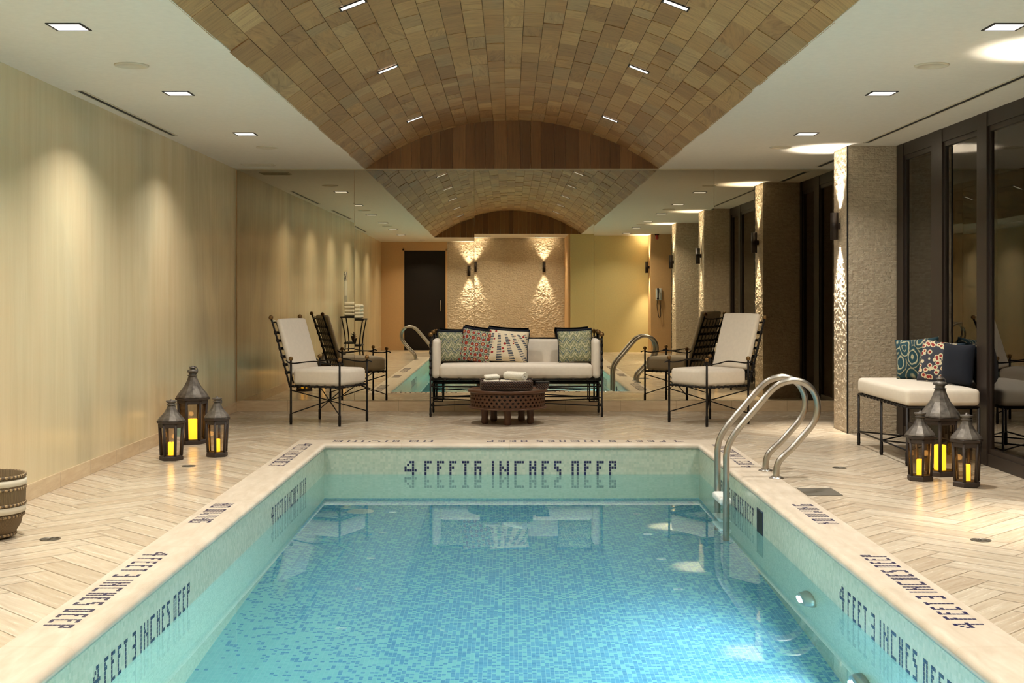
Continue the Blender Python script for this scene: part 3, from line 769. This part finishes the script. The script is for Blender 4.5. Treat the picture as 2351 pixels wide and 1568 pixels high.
# ------------------------------------------------------------------ ladders
def ladder(loc, rz, lab):
    root = empty('pool_ladder', loc, rz, lab, 'ladder', 'stainless steel pool ladders')
    # local: x toward the deck; pool wall at x=0; rails at y=+-
    P = [(-.12, -1.05), (-.12, -.6), (-.12, -.2), (-.12, .1), (-.118, .17), (-.10, .24), (-.06, .31), (.0, .385), (.09, .49), (.175, .59), (.24, .645), (.315, .672), (.39, .668), (.455, .63), (.495, .57), (.51, .50), (.50, .43), (.465, .36), (.405, .29), (.34, .215), (.27, .15), (.24, .11), (.226, .06), (.225, 0)]
    for s, lb in ((-1, None), (1, None)):
        bm = new(); tube(bm, smoothpath([(a, s*.185, b) for a, b in P], 4), .0225, 16)
        rl = obj('rail', bm, 'steel', root)
        bm = new(); lathe(bm, [(.023, .016), (.03, .016), (.05, .004), (.052, 0), (.024, 0)], 24, c=(.225, s*.185, .002), cap=False); obj('flange', bm, 'steel', rl)
    for i, z in enumerate((-.165, -.46, -.75)):
        bm = new(); cushion(bm, -.12, 0, z, .085, .33, .05, .018); tr_ = obj('tread', bm, 'white_plastic', root)
        for s in (-1, 1):
            bm = new(); tube(bm, [(-.12, s*.16, z), (-.12, s*.215, z)], .012, 8); obj('bolt', bm, 'steel', tr_)
ladder((WX1, 9.0, 0), 0, 'curved stainless steel pool ladder on the right edge of the pool')
ladder((WX0, 1.75, 0), PI, 'second steel pool ladder on the left edge, seen in the mirror')

# ------------------------------------------------------------------ armchairs
def armchair():
    root = empty('armchair', (0,0,0))
    hw, hd = .275, .27; R = .0095
    for sx in (-1, 1):
        for sy in (-1, 1):
            bm = new(); x, y = sx*hw, sy*hd
            tube(bm, [(x, y, 0), (x, y, .03), (x, y, .035), (x, y, .1), (x, y, .105), (x, y, .36), (x, y, .62)], [.012, .0145, .0135, .0135, .0105, .0105, .010], 10)
            lg = obj('leg', bm, 'iron', root)
            bm = new(); sphere(bm, (x, y, .64), .022); obj('finial', bm, 'brass', lg)
    bm = new()
    for p, q in (((-hw, -hd), (hw, hd)), ((hw, hd), (-hw, -hd)), ((-hw, hd), (hw, -hd)), ((hw, -hd), (-hw, hd))):
        tube(bm, [(p[0], p[1], .335), (q[0], q[1], .105)], .0055, 8)
    sphere(bm, (0, 0, .22), .017); obj('stretcher', bm, 'iron', root)
    bm = new(); z = .372
    cor = [(-hw, -hd), (hw, -hd), (hw, hd), (-hw, hd)]
    for i in range(4): tube(bm, [(*cor[i], z), (*cor[(i+1) % 4], z)], .008, 8)
    for k in range(1, 6):
        t_ = -hw+2*hw*k/6; box(bm, t_-.014, -hd, z+.002, t_+.014, hd, z+.006)
        t_ = -hd+2*hd*k/6; box(bm, -hw, t_-.014, z+.005, hw, t_+.014, z+.009)
    for k in range(9):
        t_ = -hw+.04+(2*hw-.08)*k/8
        for s in (-1, 1): tube(bm, [(t_, s*hd, z-.011), (t_, s*hd, z+.012)], .011, 6)
        for s in (-1, 1): tube(bm, [(s*hw, t_*hd/hw, z-.011), (s*hw, t_*hd/hw, z+.012)], .011, 6)
    obj('seat_frame', bm, 'iron', root)
    # back: posts lean away
    def bp(u, s): # u 0..1 up the post
        return Vector((s*(hw-.004), -hd-.012-.19*u-.02*u*u, .36+.66*u))
    bm = new()
    for s in (-1, 1): tube(bm, smoothpath([bp(u, s) for u in (0, .15, .35, .6, .8, 1)], 3), .0095, 10)
    tube(bm, smoothpath([bp(.96, -1), bp(.955, 0)+Vector((0, 0, -.012)), bp(.96, 1)], 5), .007, 8)
    bf = obj('back_frame', bm, 'iron', root)
    bm = new()
    for s in (-1, 1): sphere(bm, bp(1.03, s), .023)
    obj('finial', bm, 'brass', bf)
    bm = new()
    for k in range(1, 7):
        u = .10+.82*k/7
        a, b = bp(u, -1), bp(u, 1); box(bm, a.x, a.y-.002, a.z-.014, b.x, a.y+.002, a.z+.014)
        for s in (-1, 1): tube(bm, [bp(u-.022, s), bp(u+.022, s)], .0145, 8)
    for k in range(1, 6):
        x = -hw+2*hw*k/6; pts = [Vector((x, bp(u, 0).y-.004, bp(u, 0).z)) for u in (.05, .5, .955)]
        for p, q in zip(pts, pts[1:]):
            vs = [bm.verts.new((x+dx, r_.y+dy, r_.z)) for r_ in (p, q) for dx, dy in ((-.012, 0), (.012, 0), (.012, -.003), (-.012, -.003))]
            for f in ((0,1,5,4), (1,2,6,5), (2,3,7,6), (3,0,4,7)): bm.faces.new([vs[i] for i in f])
    obj('back_lattice', bm, 'iron', root)
    for s in (-1, 1):
        bm = new(); x = s*hw
        tube(bm, smoothpath([(x, -hd-.055, .625), (x, -hd-.02, .600), (x, -hd+.05, .597), (x, -.1, .612), (x, .02, .618), (x, .13, .600), (x, hd-.04, .595), (x, hd+.02, .607), (x+s*.01, hd+.05, .592)], 4), .0065, 8); obj('arm', bm, 'iron', root)
    bm = new(); cushion(bm, 0, .005, .462, .525, .525, .155, .035, .014); 
    obj('seat_cushion', bm, 'fabric_white', root)
    th = math.atan2(.205, .66); L = .565
    M = Matrix.Translation(bp(.20, 0)+Vector((0, .045, 0))) @ Matrix.Rotation(th, 4, 'X')
    bm = new(); cushion(bm, 0, 0, L/2-.01, .495, .055, L, .025, .006, M=M)
    obj('back_cushion', bm, 'fabric_white', root)
    bm = new()
    for s in (-1, 1):
        tube(bm, smoothpath([M @ Vector((s*.22, -.025, L-.02)), M @ Vector((s*.24, -.05, L-.01)), M @ Vector((s*.27, -.055, L-.05)), M @ Vector((s*.26, -.05, L-.12))], 4), .0035, 6)
    obj('tie', bm, 'fabric_white', root)
    return root
ch = armchair()
A, B, C_, D_ = (-2.177, 12.48), (-1.655, 12.28), (-1.374, 12.74), (-1.898, 12.96)
ch.location = (sum(p[0] for p in (A,B,C_,D_))/4, sum(p[1] for p in (A,B,C_,D_))/4, 0)
f = (.523, -.21); ch.rotation_euler.z = math.atan2(f[1], f[0])-PI/2
tag(ch, 'black iron armchair with white cushions left of the sofa, facing right', 'chair', 'iron armchairs with white cushions')
c2 = copy_tree(ch)
Q = [(1.536, 12.7), (1.926, 12.24), (2.379, 12.53), (1.993, 12.96)]
c2.location = (sum(p[0] for p in Q)/4, sum(p[1] for p in Q)/4, 0)
f = (-.455, -.30); c2.rotation_euler.z = math.atan2(f[1], f[0])-PI/2
for _o in bpy.data.objects:
    if _o.parent == c2 and _o.name.startswith(('back_cushion', 'tie')): _o.location = (0, -.015, .05)
c2['label'] = 'black iron armchair with white cushions right of the sofa, facing left'

# ------------------------------------------------------------------ sofa
sofa = empty('sofa', (.068, 13.47, 0), 0, 'long black iron sofa with white cushions against the mirror wall', 'sofa')
sw, sd = .885, .25
for sx in (-1, 1):
    for sy in (-1, 1):
        x, y = sx*sw, sy*sd; top = .83 if sy < 0 else .84
        bm = new(); tube(bm, [(x, y, 0), (x, y, .03), (x, y, .035), (x, y, .09), (x, y, .095), (x, y, top)], [.011, .014, .012, .012, .0095, .0095], 10); lg = obj('leg', bm, 'iron', sofa)
        bm = new(); sphere(bm, (x, y, top+.022), .025); obj('finial', bm, 'brass', lg)
bm = new()
for z in (.315, .383):
    for y in (-sd, sd): tube(bm, [(-sw, y, z), (sw, y, z)], .0085, 8)
    for x in (-sw, sw): tube(bm, [(x, -sd, z), (x, sd, z)], .0085, 8)
tube(bm, [(-sw, sd, .79), (sw, sd, .79)], .0085, 8)
for k in range(1, 12):
    x = -sw+2*sw*k/12; box(bm, x-.014, -sd, .386, x+.014, sd, .391); tube(bm, [(x-.014, -sd, .385), (x+.014, -sd, .385)], .0125, 8)
for k in range(1, 5):
    y = -sd+2*sd*k/5; box(bm, -sw, y-.014, .389, sw, y+.014, .394)
obj('seat_frame', bm, 'iron', sofa)
bm = new()
for a, b in (((-sw, -sd), (sw, sd)), ((sw, -sd), (-sw, sd))): tube(bm, [(*a, .115), (*b, .15)], .0065, 8); 
for a, b in (((-sw, -sd), (sw, sd)), ((sw, -sd), (-sw, sd))): tube(bm, [(*a, .20), (*b, .26)], .0055, 8)
for s in (-1, 1):
    tube(bm, [(s*sw, -sd, .115), (s*sw, sd, .115)], .0065, 8)
    tube(bm, [(s*(sw-.10), sd-.02, .12), (s*(sw-.10), sd-.02, .315)], .006, 8); tube(bm, [(s*sw, sd-.02, .12), (s*(sw-.10), sd-.02, .12)], .006, 8)
obj('stretcher', bm, 'iron', sofa)
bm = new()
for s in (-1, 1):
    x = s*sw; tube(bm, smoothpath([(x, -sd-.05, .80), (x, -sd, .79), (x, -.1, .80), (x, .05, .795), (x, sd, .80)], 5), .0075, 8)
    for k in range(5):
        z = .44+.075*k; box(bm, x-.002, -sd, z-.012, x+.002, sd, z+.012)
        tube(bm, [(x, -sd, z-.015), (x, -sd, z+.015)], .0135, 8)
    for k in range(1, 5):
        y = -sd+2*sd*k/5; box(bm, x-.004, y-.012, .39, x-.001, y+.012, .80)
for k in range(1, 14):
    x = -sw+2*sw*k/14; box(bm, x-.012, sd-.002, .39, x+.012, sd+.002, .79)
for k in range(4):
    z = .46+.08*k; box(bm, -sw, sd-.005, z-.012, sw, sd-.002, z+.012)
obj('lattice', bm, 'iron', sofa)
bm = new(); cushion(bm, 0, -.015, .47, 2*sw-.18, .44, .145, .04, .01); obj('seat_cushion', bm, 'fabric_white', sofa)
bm = new(); cushion(bm, 0, sd-.05, .60, 2*sw-.19, .075, .37, .03, .006); obj('back_cushion', bm, 'fabric_white', sofa)
for s in (-1, 1):
    bm = new(); cushion(bm, s*(sw-.052), -.01, .60, .083, .46, .40, .036, .004); obj('arm_cushion', bm, 'fabric_white', sofa)

# ------------------------------------------------------------------ pillows
def pillow(name_mat, w_, h_, th, loc, tilt, yaw, roll, label, cat_group, fringe=True, back='navy_cloth'):
    """stands on its lower edge at loc; front faces -Y before yaw"""
    n = 16; bm = new(); uv = bm.loops.layers.uv.verify(); G = {}
    for side in (-1, 1):
        for i in range(n+1):
            for j in range(n+1):
                u, v = i/n*2-1, j/n*2-1
                edge = i in (0, n) or j in (0, n)
                if edge and side == 1: G[side, i, j] = G[-1, i, j]; continue
                bow = .06
                x = u*(w_/2)*(1-bow*(1-v*v)*abs(u)); z = v*(h_/2)*(1-bow*(1-u*u)*abs(v))
                y = side*th/2*(max(1-u**4, 0)**.6)*(max(1-v**4, 0)**.6)
                G[side, i, j] = bm.verts.new((x, y, z+h_/2))
        for i in range(n):
            for j in range(n):
                q = [(i, j), (i+1, j), (i+1, j+1), (i, j+1)]
                if side == 1: q = q[::-1]
                f = bm.faces.new([G[(side,)+p] for p in q]); f.smooth = True; f.material_index = 0 if side < 0 else 1
                for l, p in zip(f.loops, q): l[uv].uv = (p[0]/n, p[1]/n)
    root = obj('throw_pillow', bm, [name_mat, back], recalc=False)
    if fringe:
        bm = new(); P = []
        for k in range(13): P.append((-w_/2+w_*k/12, 0, h_*(1-.03*(1-(k/6-1)**2))+.004))
        P2 = [(-w_/2-.002, 0, h_*.03), (-w_/2*.965, 0, h_*.5), (-w_/2-.002, 0, h_*.98)]
        tube(bm, P, .014, 8); tube(bm, smoothpath(P2, 5), .004, 8)
        P3 = [(-p[0], p[1], p[2]) for p in P2]; tube(bm, smoothpath(P3, 5), .004, 8)
        obj('fringe', bm, 'navy_cloth', root)
    root.matrix_world = Matrix.Translation(loc) @ Matrix.Rotation(yaw, 4, 'Z') @ Matrix.Rotation(tilt, 4, 'X') @ Matrix.Rotation(roll, 4, 'Y')
    tag(root, label, 'pillow', cat_group); return root
zs = .553
G1 = 'patterned pillows on the sofa'
pillow('cloth_green_ikat', .33, .33, .11, (-.60, 13.50, zs), -.20, .12, .02, 'green and cream zigzag pillow at the left end of the sofa', G1)
pillow('cloth_rosette', .35, .355, .12, (-.375, 13.46, zs), -.22, -.10, .14, 'pillow of red rosettes on grey green, second from left on the sofa', G1)
pillow('cloth_fan', .44, .35, .12, (-.035, 13.43, zs), -.24, -.04, .07, 'cream pillow with navy ribs and red flowers, third from left', G1)
pillow('cloth_olive_ikat', .37, .345, .12, (.70, 13.45, zs), -.20, .10, -.03, 'green zigzag pillow alone at the right end of the sofa', G1)

# ------------------------------------------------------------------ coffee table + tray
tb = empty('coffee_table', (-.02, 12.62, 0), 0, 'round dark carved wooden coffee table before the sofa', 'table')
bm = new(); lathe(bm, [(.001, .318), (.36, .318), (.375, .326), (.38, .338), (.392, .336), (.395, .322), (.385, .308), (.372, .305), (.36, .300), (.001, .300)], 56, cap=False); obj('tabletop', bm, 'table_wood', tb)
bm = new(); lathe(bm, [(.001, .17), (.37, .17), (.385, .165), (.39, .158), (.38, .152), (.001, .152)], 56, cap=False); obj('base_ring', bm, 'table_wood', tb)
bm = new(); NN = 44; R0, R1 = .368, .350; rows = 4; z0, z1 = .17, .300; hz = (z1-z0)/rows
def cyl(R, a, z): return (R*math.cos(a), R*math.sin(a), z)
for r in range(rows):
    for k in range(NN):
        da = 2*PI/NN; a = (k+(.5 if r % 2 else 0))*da; zz = z0+r*hz
        cs = [bm.verts.new(cyl(R0, a, zz)), bm.verts.new(cyl(R0, a+da, zz)), bm.verts.new(cyl(R0, a+da, zz+hz)), bm.verts.new(cyl(R0, a, zz+hz))]
        dd = [(a+da/2, zz+hz*.12), (a+da*.84, zz+hz/2), (a+da/2, zz+hz*.88), (a+da*.16, zz+hz/2)]
        d0 = [bm.verts.new(cyl(R0, *p)) for p in dd]; d1 = [bm.verts.new(cyl(R1, *p)) for p in dd]
        bm.faces.new((cs[0], cs[1], d0[1], d0[0])); bm.faces.new((cs[1], cs[2], d0[2], d0[1])); bm.faces.new((cs[2], cs[3], d0[3], d0[2])); bm.faces.new((cs[3], cs[0], d0[0], d0[3]))
        for i in range(4): bm.faces.new((d0[i], d0[(i+1) % 4], d1[(i+1) % 4], d1[i]))
dm = obj('carved_drum', bm, 'table_wood', tb)
bm = new(); lathe(bm, [(.349, .17), (.349, .300)], 44, cap=False); obj('drum_hole_shade', bm, 'black_matte', dm)  # black cylinder that puts dark shade into the carved holes
for k in range(5):
    a = -PI/2 + 2*PI*k/5 if k else -PI/2
    bm = new(); lathe(bm, [(.024, 0), (.034, .01), (.036, .03), (.032, .06), (.037, .15), (.037, .155)], 16, c=(.235*math.cos(a), .235*math.sin(a), 0)); obj('leg', bm, 'table_wood', tb)
try_ = empty('woven_tray', (-.035, 12.60, .338), .06, 'dark woven rectangular tray on the coffee table', 'tray')
bm = new(); tw, td, thh = .245, .165, .075
box(bm, -tw+.02, -td+.02, .004, tw-.02, td-.02, .014); obj('bottom', bm, 'dark_wicker', try_)
bm = new()
for k in range(5):
    z = .012+k*.0155; R_ = .010; e = .004*k
    cor = [(-tw+e*.2, -td), (tw, -td), (tw, td), (-tw, td)]
    pts = []
    for i in range(4):
        x, y = cor[i]; x2, y2 = cor[(i+1) % 4]
        for q in range(8):
            t_ = q/8; wv_ = .003*(1 if q % 2 else -1); pts.append((x+(x2-x)*t_+ (wv_ if x == x2 else 0), y+(y2-y)*t_+(wv_ if y == y2 else 0), z))
    tube(bm, pts, R_, 7, closed=True)
obj('side', bm, 'dark_wicker', try_)
for s in (-1, 1):
    bm = new(); tube(bm, smoothpath([(s*tw, -.05, .075), (s*(tw+.01), -.04, .095), (s*(tw+.01), .04, .095), (s*tw, .05, .075)], 4), .006, 8); obj('handle', bm, 'dark_wicker', try_)
def towel_roll(loc, L, r, rz, lab, grp):
    bm = new(); pts = []; n = 40; turns = 3.2
    sp_ = []
    for i in range(n+1):
        a = i/n*turns*2*PI; rr = r*(.18+.82*i/n); sp_.append((rr*math.cos(a), rr*math.sin(a)))
    tk = r*.20
    for side in (0, 1):
        pass
    def ringv(x, sc_=1): return [bm.verts.new((x, p[0]*sc_, p[1]*sc_+r)) for p in sp_]
    xs = [-L/2, -L/2+.01, -L/4, 0, L/4, L/2-.01, L/2]
    rows_ = [ringv(x, 1-.05*(abs(x) > L/2-.005)) for x in xs]
    for A_, B_ in zip(rows_, rows_[1:]):
        for i in range(n):
            f = bm.faces.new((A_[i], A_[i+1], B_[i+1], B_[i])); f.smooth = True
    o = obj('rolled_towel', bm, 'terry', recalc=False)
    md = o.modifiers.new('thick', 'SOLIDIFY'); md.thickness = tk; md.offset = 0
    o.location = loc; o.rotation_euler.z = rz; tag(o, lab, 'towel', grp); return o
zt = .338+.016
gt = 'rolled towels in the tray'
towel_roll((-.03, 12.59, zt), .25, .034, -1.0, 'rolled white towel in the tray with its end showing, leftmost roll', gt)
towel_roll((.05, 12.595, zt), .25, .034, -1.0, 'rolled white towel in the tray with its end showing, middle roll', gt)
towel_roll((.13, 12.60, zt), .22, .034, -1.0, 'rolled white towel in the tray with its end showing, rightmost roll', gt)
towel_roll((.055, 12.60, zt+.071), .27, .040, -.8, 'rolled white towel lying on top of the other rolls', gt)
for k in range(3):
    bm = new(); cushion(bm, 0, 0, .018, .155-.006*k, .24-.015*k, .034, .016, .003); o = obj('folded_towel', bm, 'terry')
    o.location = (-.185+.005*k, 12.60, zt+k*.042); o.rotation_euler = (0, -.03*k, .05*k); tag(o, 'plump folded white towel at the left of the tray, %s layer' % ('bottom', 'middle', 'top')[k], 'towel', 'folded towels in the tray')
bx = empty('lidded_box', (.325, 12.70, .338), .1, 'small dark lidded box behind the tray on the coffee table', 'box')
bm = new(); box(bm, -.06, -.06, 0, .06, .06, .05); obj('body', bm, 'dark_wicker', bx)
bm = new(); box(bm, -.065, -.065, .05, .065, .065, .065); obj('lid', bm, 'black_matte', bx)

# ------------------------------------------------------------------ bench on the right
bn = empty('bench', (3.20, 10.105, 0), 0, 'backless black iron bench with thick white cushion by the windows', 'bench')
bw, bd = .265, .655
for sx in (-1, 1):
    for y in (-bd, 0, bd):
        bm = new(); x = sx*bw
        tube(bm, [(x, y, 0), (x, y, .025), (x, y, .03), (x, y, .10), (x, y, .105), (x, y, .43)], [.011, .015, .013, .013, .0095, .0095], 10); obj('leg', bm, 'iron', bn)
bm = new()
for x in (-bw, bw): tube(bm, [(x, -bd, .43), (x, bd, .43)], .009, 8)
for y in (-bd, bd): tube(bm, [(-bw, y, .43), (bw, y, .43)], .009, 8)
for k in range(1, 14):
    y = -bd+2*bd*k/14; box(bm, -bw, y-.014, .432, bw, y+.014, .437); tube(bm, [(-bw, y-.014, .43), (-bw, y+.014, .43)], .0125, 8)
obj('seat_frame', bm, 'iron', bn)
bm = new()
for x in (-bw, bw): tube(bm, [(x, -bd, .115), (x, bd, .115)], .007, 8)
for a, b in (((-bw, -bd), (bw, 0)), ((bw, -bd), (-bw, 0)), ((-bw, 0), (bw, bd)), ((bw, 0), (-bw, bd))): tube(bm, [(*a, .115), (*b, .115)], .006, 8)
obj('stretcher', bm, 'iron', bn)
bm = new(); cushion(bm, 0, 0, .505, .55, 1.33, .125, .032, .012); obj('seat_cushion', bm, 'fabric_white', bn)
zb = .572
G2 = 'pillows heaped on the bench'
pillow('cloth_teal_swirl', .36, .345, .14, (3.32, 10.40, zb), -.20, -.62, -.10, 'teal pillow with cream swirls on the bench, leftmost', G2, False, 'teal_cloth')
pillow('cloth_suzani', .36, .335, .12, (3.36, 10.06, zb), -.22, -.80, .06, 'cream and red floral pillow in the middle of the bench', G2, False)
pillow('navy_cloth', .30, .32, .11, (3.42, 9.80, zb), -.12, -1.05, .0, 'dark navy pillow on the bench beside the window post', G2, False)

# ------------------------------------------------------------------ lanterns
def lantern(loc, H, Wd, rz, lab, candle, large=False):
    root = empty('lantern', loc, rz, lab, 'lantern', 'dark metal candle lanterns')
    n = 6; R = Wd/2/.92; body = H*(.60 if not large else .56); rb = R*.74; rt = R*.84
    bm = new(); lathe(bm, [(rb*1.06, 0), (rb*1.12, .004), (rb*1.12, .028), (rb*1.0, .034), (rb*1.0, .038)], n, smooth=False); obj('base', bm, 'lantern_wood', root)
    for k in range(n):
        a = 2*PI*k/n; bm = new(); p0, p1 = Vector((rb*.95*math.cos(a), rb*.95*math.sin(a), .036)), Vector((rt*.97*math.cos(a), rt*.97*math.sin(a), body))
        tube(bm, [p0, p1], Wd*(.05 if large else .058), 4); obj('post', bm, 'lantern_wood', root)
    bm = new()
    lathe(bm, [(rt*1.0, body-.03), (rt*1.05, body-.022), (rt*1.05, body), (R, body+.004), (R*1.02, body+.02), (R*.9, body+.026)], n, smooth=False); obj('collar', bm, 'lantern_wood', root)
    z = body+.024; rh = H*(.25 if not large else .27)
    prof = [(R*.95, z), (R*.94, z+rh*.05), (R*.86, z+rh*.16), (R*.66, z+rh*.36), (R*.48, z+rh*.55), (R*.34, z+rh*.78), (R*.24, z+rh)]
    bm = new(); lathe(bm, prof, 12, smooth=False); obj('roof', bm, 'zinc', root)
    zt = z+rh; fh = H-zt
    if large: fp = [(R*.24, zt), (R*.30, zt+.004), (R*.30, zt+.008), (R*.22, zt+.01), (R*.22, zt+.03), (R*.34, zt+.034), (R*.30, zt+.05), (R*.14, zt+.06), (R*.12, zt+.065), (R*.2, zt+.08), (R*.19, H-.022), (R*.08, H-.008), (R*.03, H)]
    else: fp = [(R*.24, zt), (R*.34, zt+.004), (R*.30, zt+.010), (R*.22, zt+.014), (R*.36, zt+.024), (R*.38, zt+.034), (R*.30, H-.018), (R*.08, H-.010), (R*.05, H)]
    bm = new(); lathe(bm, fp, 14); obj('finial', bm, 'zinc', root)
    rr = .034 if large else .028
    bm = new(); tube(bm, [(rr*.9*math.cos(a)+ .012, .012*math.sin(a), H-.040+rr*math.sin(a)) for a in [2*PI*i/20 for i in range(20)]], .0042, 6, closed=True); obj('ring_handle', bm, 'zinc', root)
    bm = new()
    for k in range(n):
        a0, a1 = 2*PI*k/n, 2*PI*(k+1)/n
        q = [(rb*.9*math.cos(a0), rb*.9*math.sin(a0), .04), (rb*.9*math.cos(a1), rb*.9*math.sin(a1), .04), (rt*.92*math.cos(a1), rt*.92*math.sin(a1), body-.02), (rt*.92*math.cos(a0), rt*.92*math.sin(a0), body-.02)]
        bm.faces.new([bm.verts.new(p) for p in q])
    obj('glass_pane', bm, 'lantern_glass', root)
    bm = new(); ch_ = H*candle; cr = Wd*.125 if not large else Wd*.15
    lathe(bm, [(cr, 0), (cr, ch_-.004), (cr*.93, ch_), (cr*.7, ch_-.004), (.001, ch_-.008)], 20)
    c = obj('candle', bm, 'candle_wax'); c.location = (loc[0], loc[1], .038); 
    tag(c, 'glowing yellow candle inside the '+lab, 'candle', 'glowing candles in the lanterns')
    bm = new(); tube(bm, [(0,0,ch_-.008), (0,0,ch_+.008)], .0015, 5); obj('wick', bm, 'black_matte', c)
    light('candle_light', 'POINT', (0, 0, ch_+.035), .25, (1, .55, .15), c, shadow_soft_size=.02)
lantern((-2.695, 10.88, 0), .66, .262, .3, 'tall lantern by the left wall', .26, True)
lantern((-2.59, 9.80, 0), .465, .20, .1, 'small lantern nearest the left wall', .21)
lantern((-2.29, 10.02, 0), .47, .192, .55, 'small lantern nearest the pool on the left', .21)
lantern((3.02, 8.98, 0), .695, .27, .2, 'tall lantern before the bench', .25, True)
lantern((2.80, 8.73, 0), .475, .195, .45, 'small lantern left of the tall one before the bench', .22)
lantern((3.02, 8.46, 0), .485, .20, .0, 'small lantern nearest the window post on the right', .22)

# ------------------------------------------------------------------ basket at the left edge
bk = empty('wicker_basket', (-2.725, 6.68, 0), 0, 'round brown wicker basket with pale bands at the left edge', 'basket')
pr = [(.11, .0), (.135, .02), (.165, .07), (.182, .14), (.188, .2), (.190, .27), (.187, .33)]
bm = new(); lathe(bm, pr+[(.178, .33), (.178, .2), (.15, .07), (.001, .03)], 40, cap=False)
uv = bm.loops.layers.uv.verify()
for f in bm.faces:
    for l in f.loops:
        c = l.vert.co; l[uv].uv = (math.atan2(c.y, c.x), c.z)
obj('body', bm, 'wicker', bk)
bm = new()
for z in (.02, .12, .18, .26, .325):
    r = .19-.2*max(0, .2-z)**1.3*1.3 if z < .2 else .189
    if z == .02: r = .14
    for tw_ in (0, 1):
        tube(bm, [(r*math.cos(a)+.0, r*math.sin(a), z+.0028*math.sin(30*a+tw_*PI)) for a in [2*PI*i/110 for i in range(110)]], .0055, 6, closed=True)
obj('braid', bm, 'wicker', bk)
bm = new()
for z in (.135, .275): lathe(bm, [(.188 if z > .2 else .186, z), (.1935 if z > .2 else .189, z+.002), (.1935 if z > .2 else .191, z+.032), (.188, z+.034)], 40, cap=False)
obj('band', bm, 'speaker_white', bk)
# ------------------------------------------------------------------ things seen in the mirror only
st = empty('towel_stand', (-2.68, 5.3, 0), 0, 'iron towel stand by the plaster wall, seen in the mirror', 'stand')
for sx in (-1, 1):
    for sy in (-1, 1):
        bm = new(); tube(bm, smoothpath([(sx*.2, sy*.28, 0), (sx*.16, sy*.24, .45), (sx*.22, sy*.3, .87)], 5), .011, 8); obj('leg', bm, 'iron', st)
for z, s_ in ((.87, 1), (.42, .78)):
    bm = new(); cushion(bm, 0, 0, z, .48*s_, .64*s_, .030, .008); obj('shelf', bm, 'iron', st)
for r in range(4):
    for c in range(2):
        bm = new(); cushion(bm, 0, 0, .03, .36, .27, .056, .026, .002); o = obj('folded_towel', bm, 'terry'); o.location = (-2.68, 5.16+.28*c, .888+r*.062)
        tag(o, 'folded white towel on the iron stand, %s stack, layer %s from the shelf' % (('nearer', 'farther')[c], ('first', 'second', 'third', 'top')[r]), 'towel', 'towels stacked on the iron stand')
for k in range(2):
    p = empty('plant_pot', (-2.68, 5.16+.28*k, .4375), 0, 'small dark leafy pot on the lower shelf of the stand, %s' % ('nearer', 'farther')[k], 'plant', 'pots on the towel stand')
    bm = new(); lathe(bm, [(.05, 0), (.08, .1), (.084, .1), (.06, .09)], 16); obj('pot', bm, 'dark_wicker', p)
    bm = new()
    for q in range(40):
        a, e_ = rng.random()*6.28, rng.random()*1.2; L = .06+.05*rng.random(); d = Vector((math.cos(a)*math.cos(e_), math.sin(a)*math.cos(e_), math.sin(e_))); s = Vector((-d.y, d.x, 0)).normalized()*.016
        o0 = Vector((0, 0, .1)); bm.faces.new([bm.verts.new(v) for v in (o0, o0+d*L*.5+s, o0+d*L, o0+d*L*.5-s)])
    obj('foliage', bm, 'lantern_wood', p)
sg = empty('pool_rules_sign', (XL, 4.6, 1.35), 0, 'pale printed sign on the plaster wall above the towel stand, seen in the mirror', 'sign')
bm = new(); uv = bm.loops.layers.uv.verify(); vs, fs = box(bm, 0, -.2, -.32, .008, .2, .32)
for f in fs:
    for l in f.loops: l[uv].uv = ((l.vert.co.y+.2)/.4, (l.vert.co.z+.32)/.64)
obj('panel', bm, 'sign_print', sg)
ph = empty('wall_telephone', (3.25, -.55, 1.25), 0, 'white wall telephone with dark handset on the pale pier, seen in the mirror', 'telephone')
bm = new(); cushion(bm, 0, .02, .05, .13, .045, .26, .015); obj('body', bm, 'white_plastic', ph)
bm = new(); tube(bm, smoothpath([(-.02, .05, .17), (-.02, .085, .12), (-.02, .085, .0), (-.02, .05, -.05)], 5), [.026]*2+[.016]*12+[.026]*2, 10); hs = obj('handset', bm, 'black_matte', ph)
bm = new(); tube(bm, smoothpath([(-.02, .05, -.06), (-.04, .05, -.2), (0, .05, -.45), (.04, .05, -.4), (.03, .03, -.1)], 6), .007, 8); obj('cord', bm, 'black_matte', ph)
ex = empty('exit_sensor', (3.2, -.42, CE), 0, 'small dark ceiling device with red light by the pale pier, seen in the mirror', 'sensor')
bm = new(); lathe(bm, [(.05, -.02), (.05, 0)], 16); obj('plate', bm, 'black_matte', ex)
bm = new(); lathe(bm, [(.02, -.12), (.035, -.1), (.035, -.02)], 16); obj('lens', bm, 'red_plastic', ex)
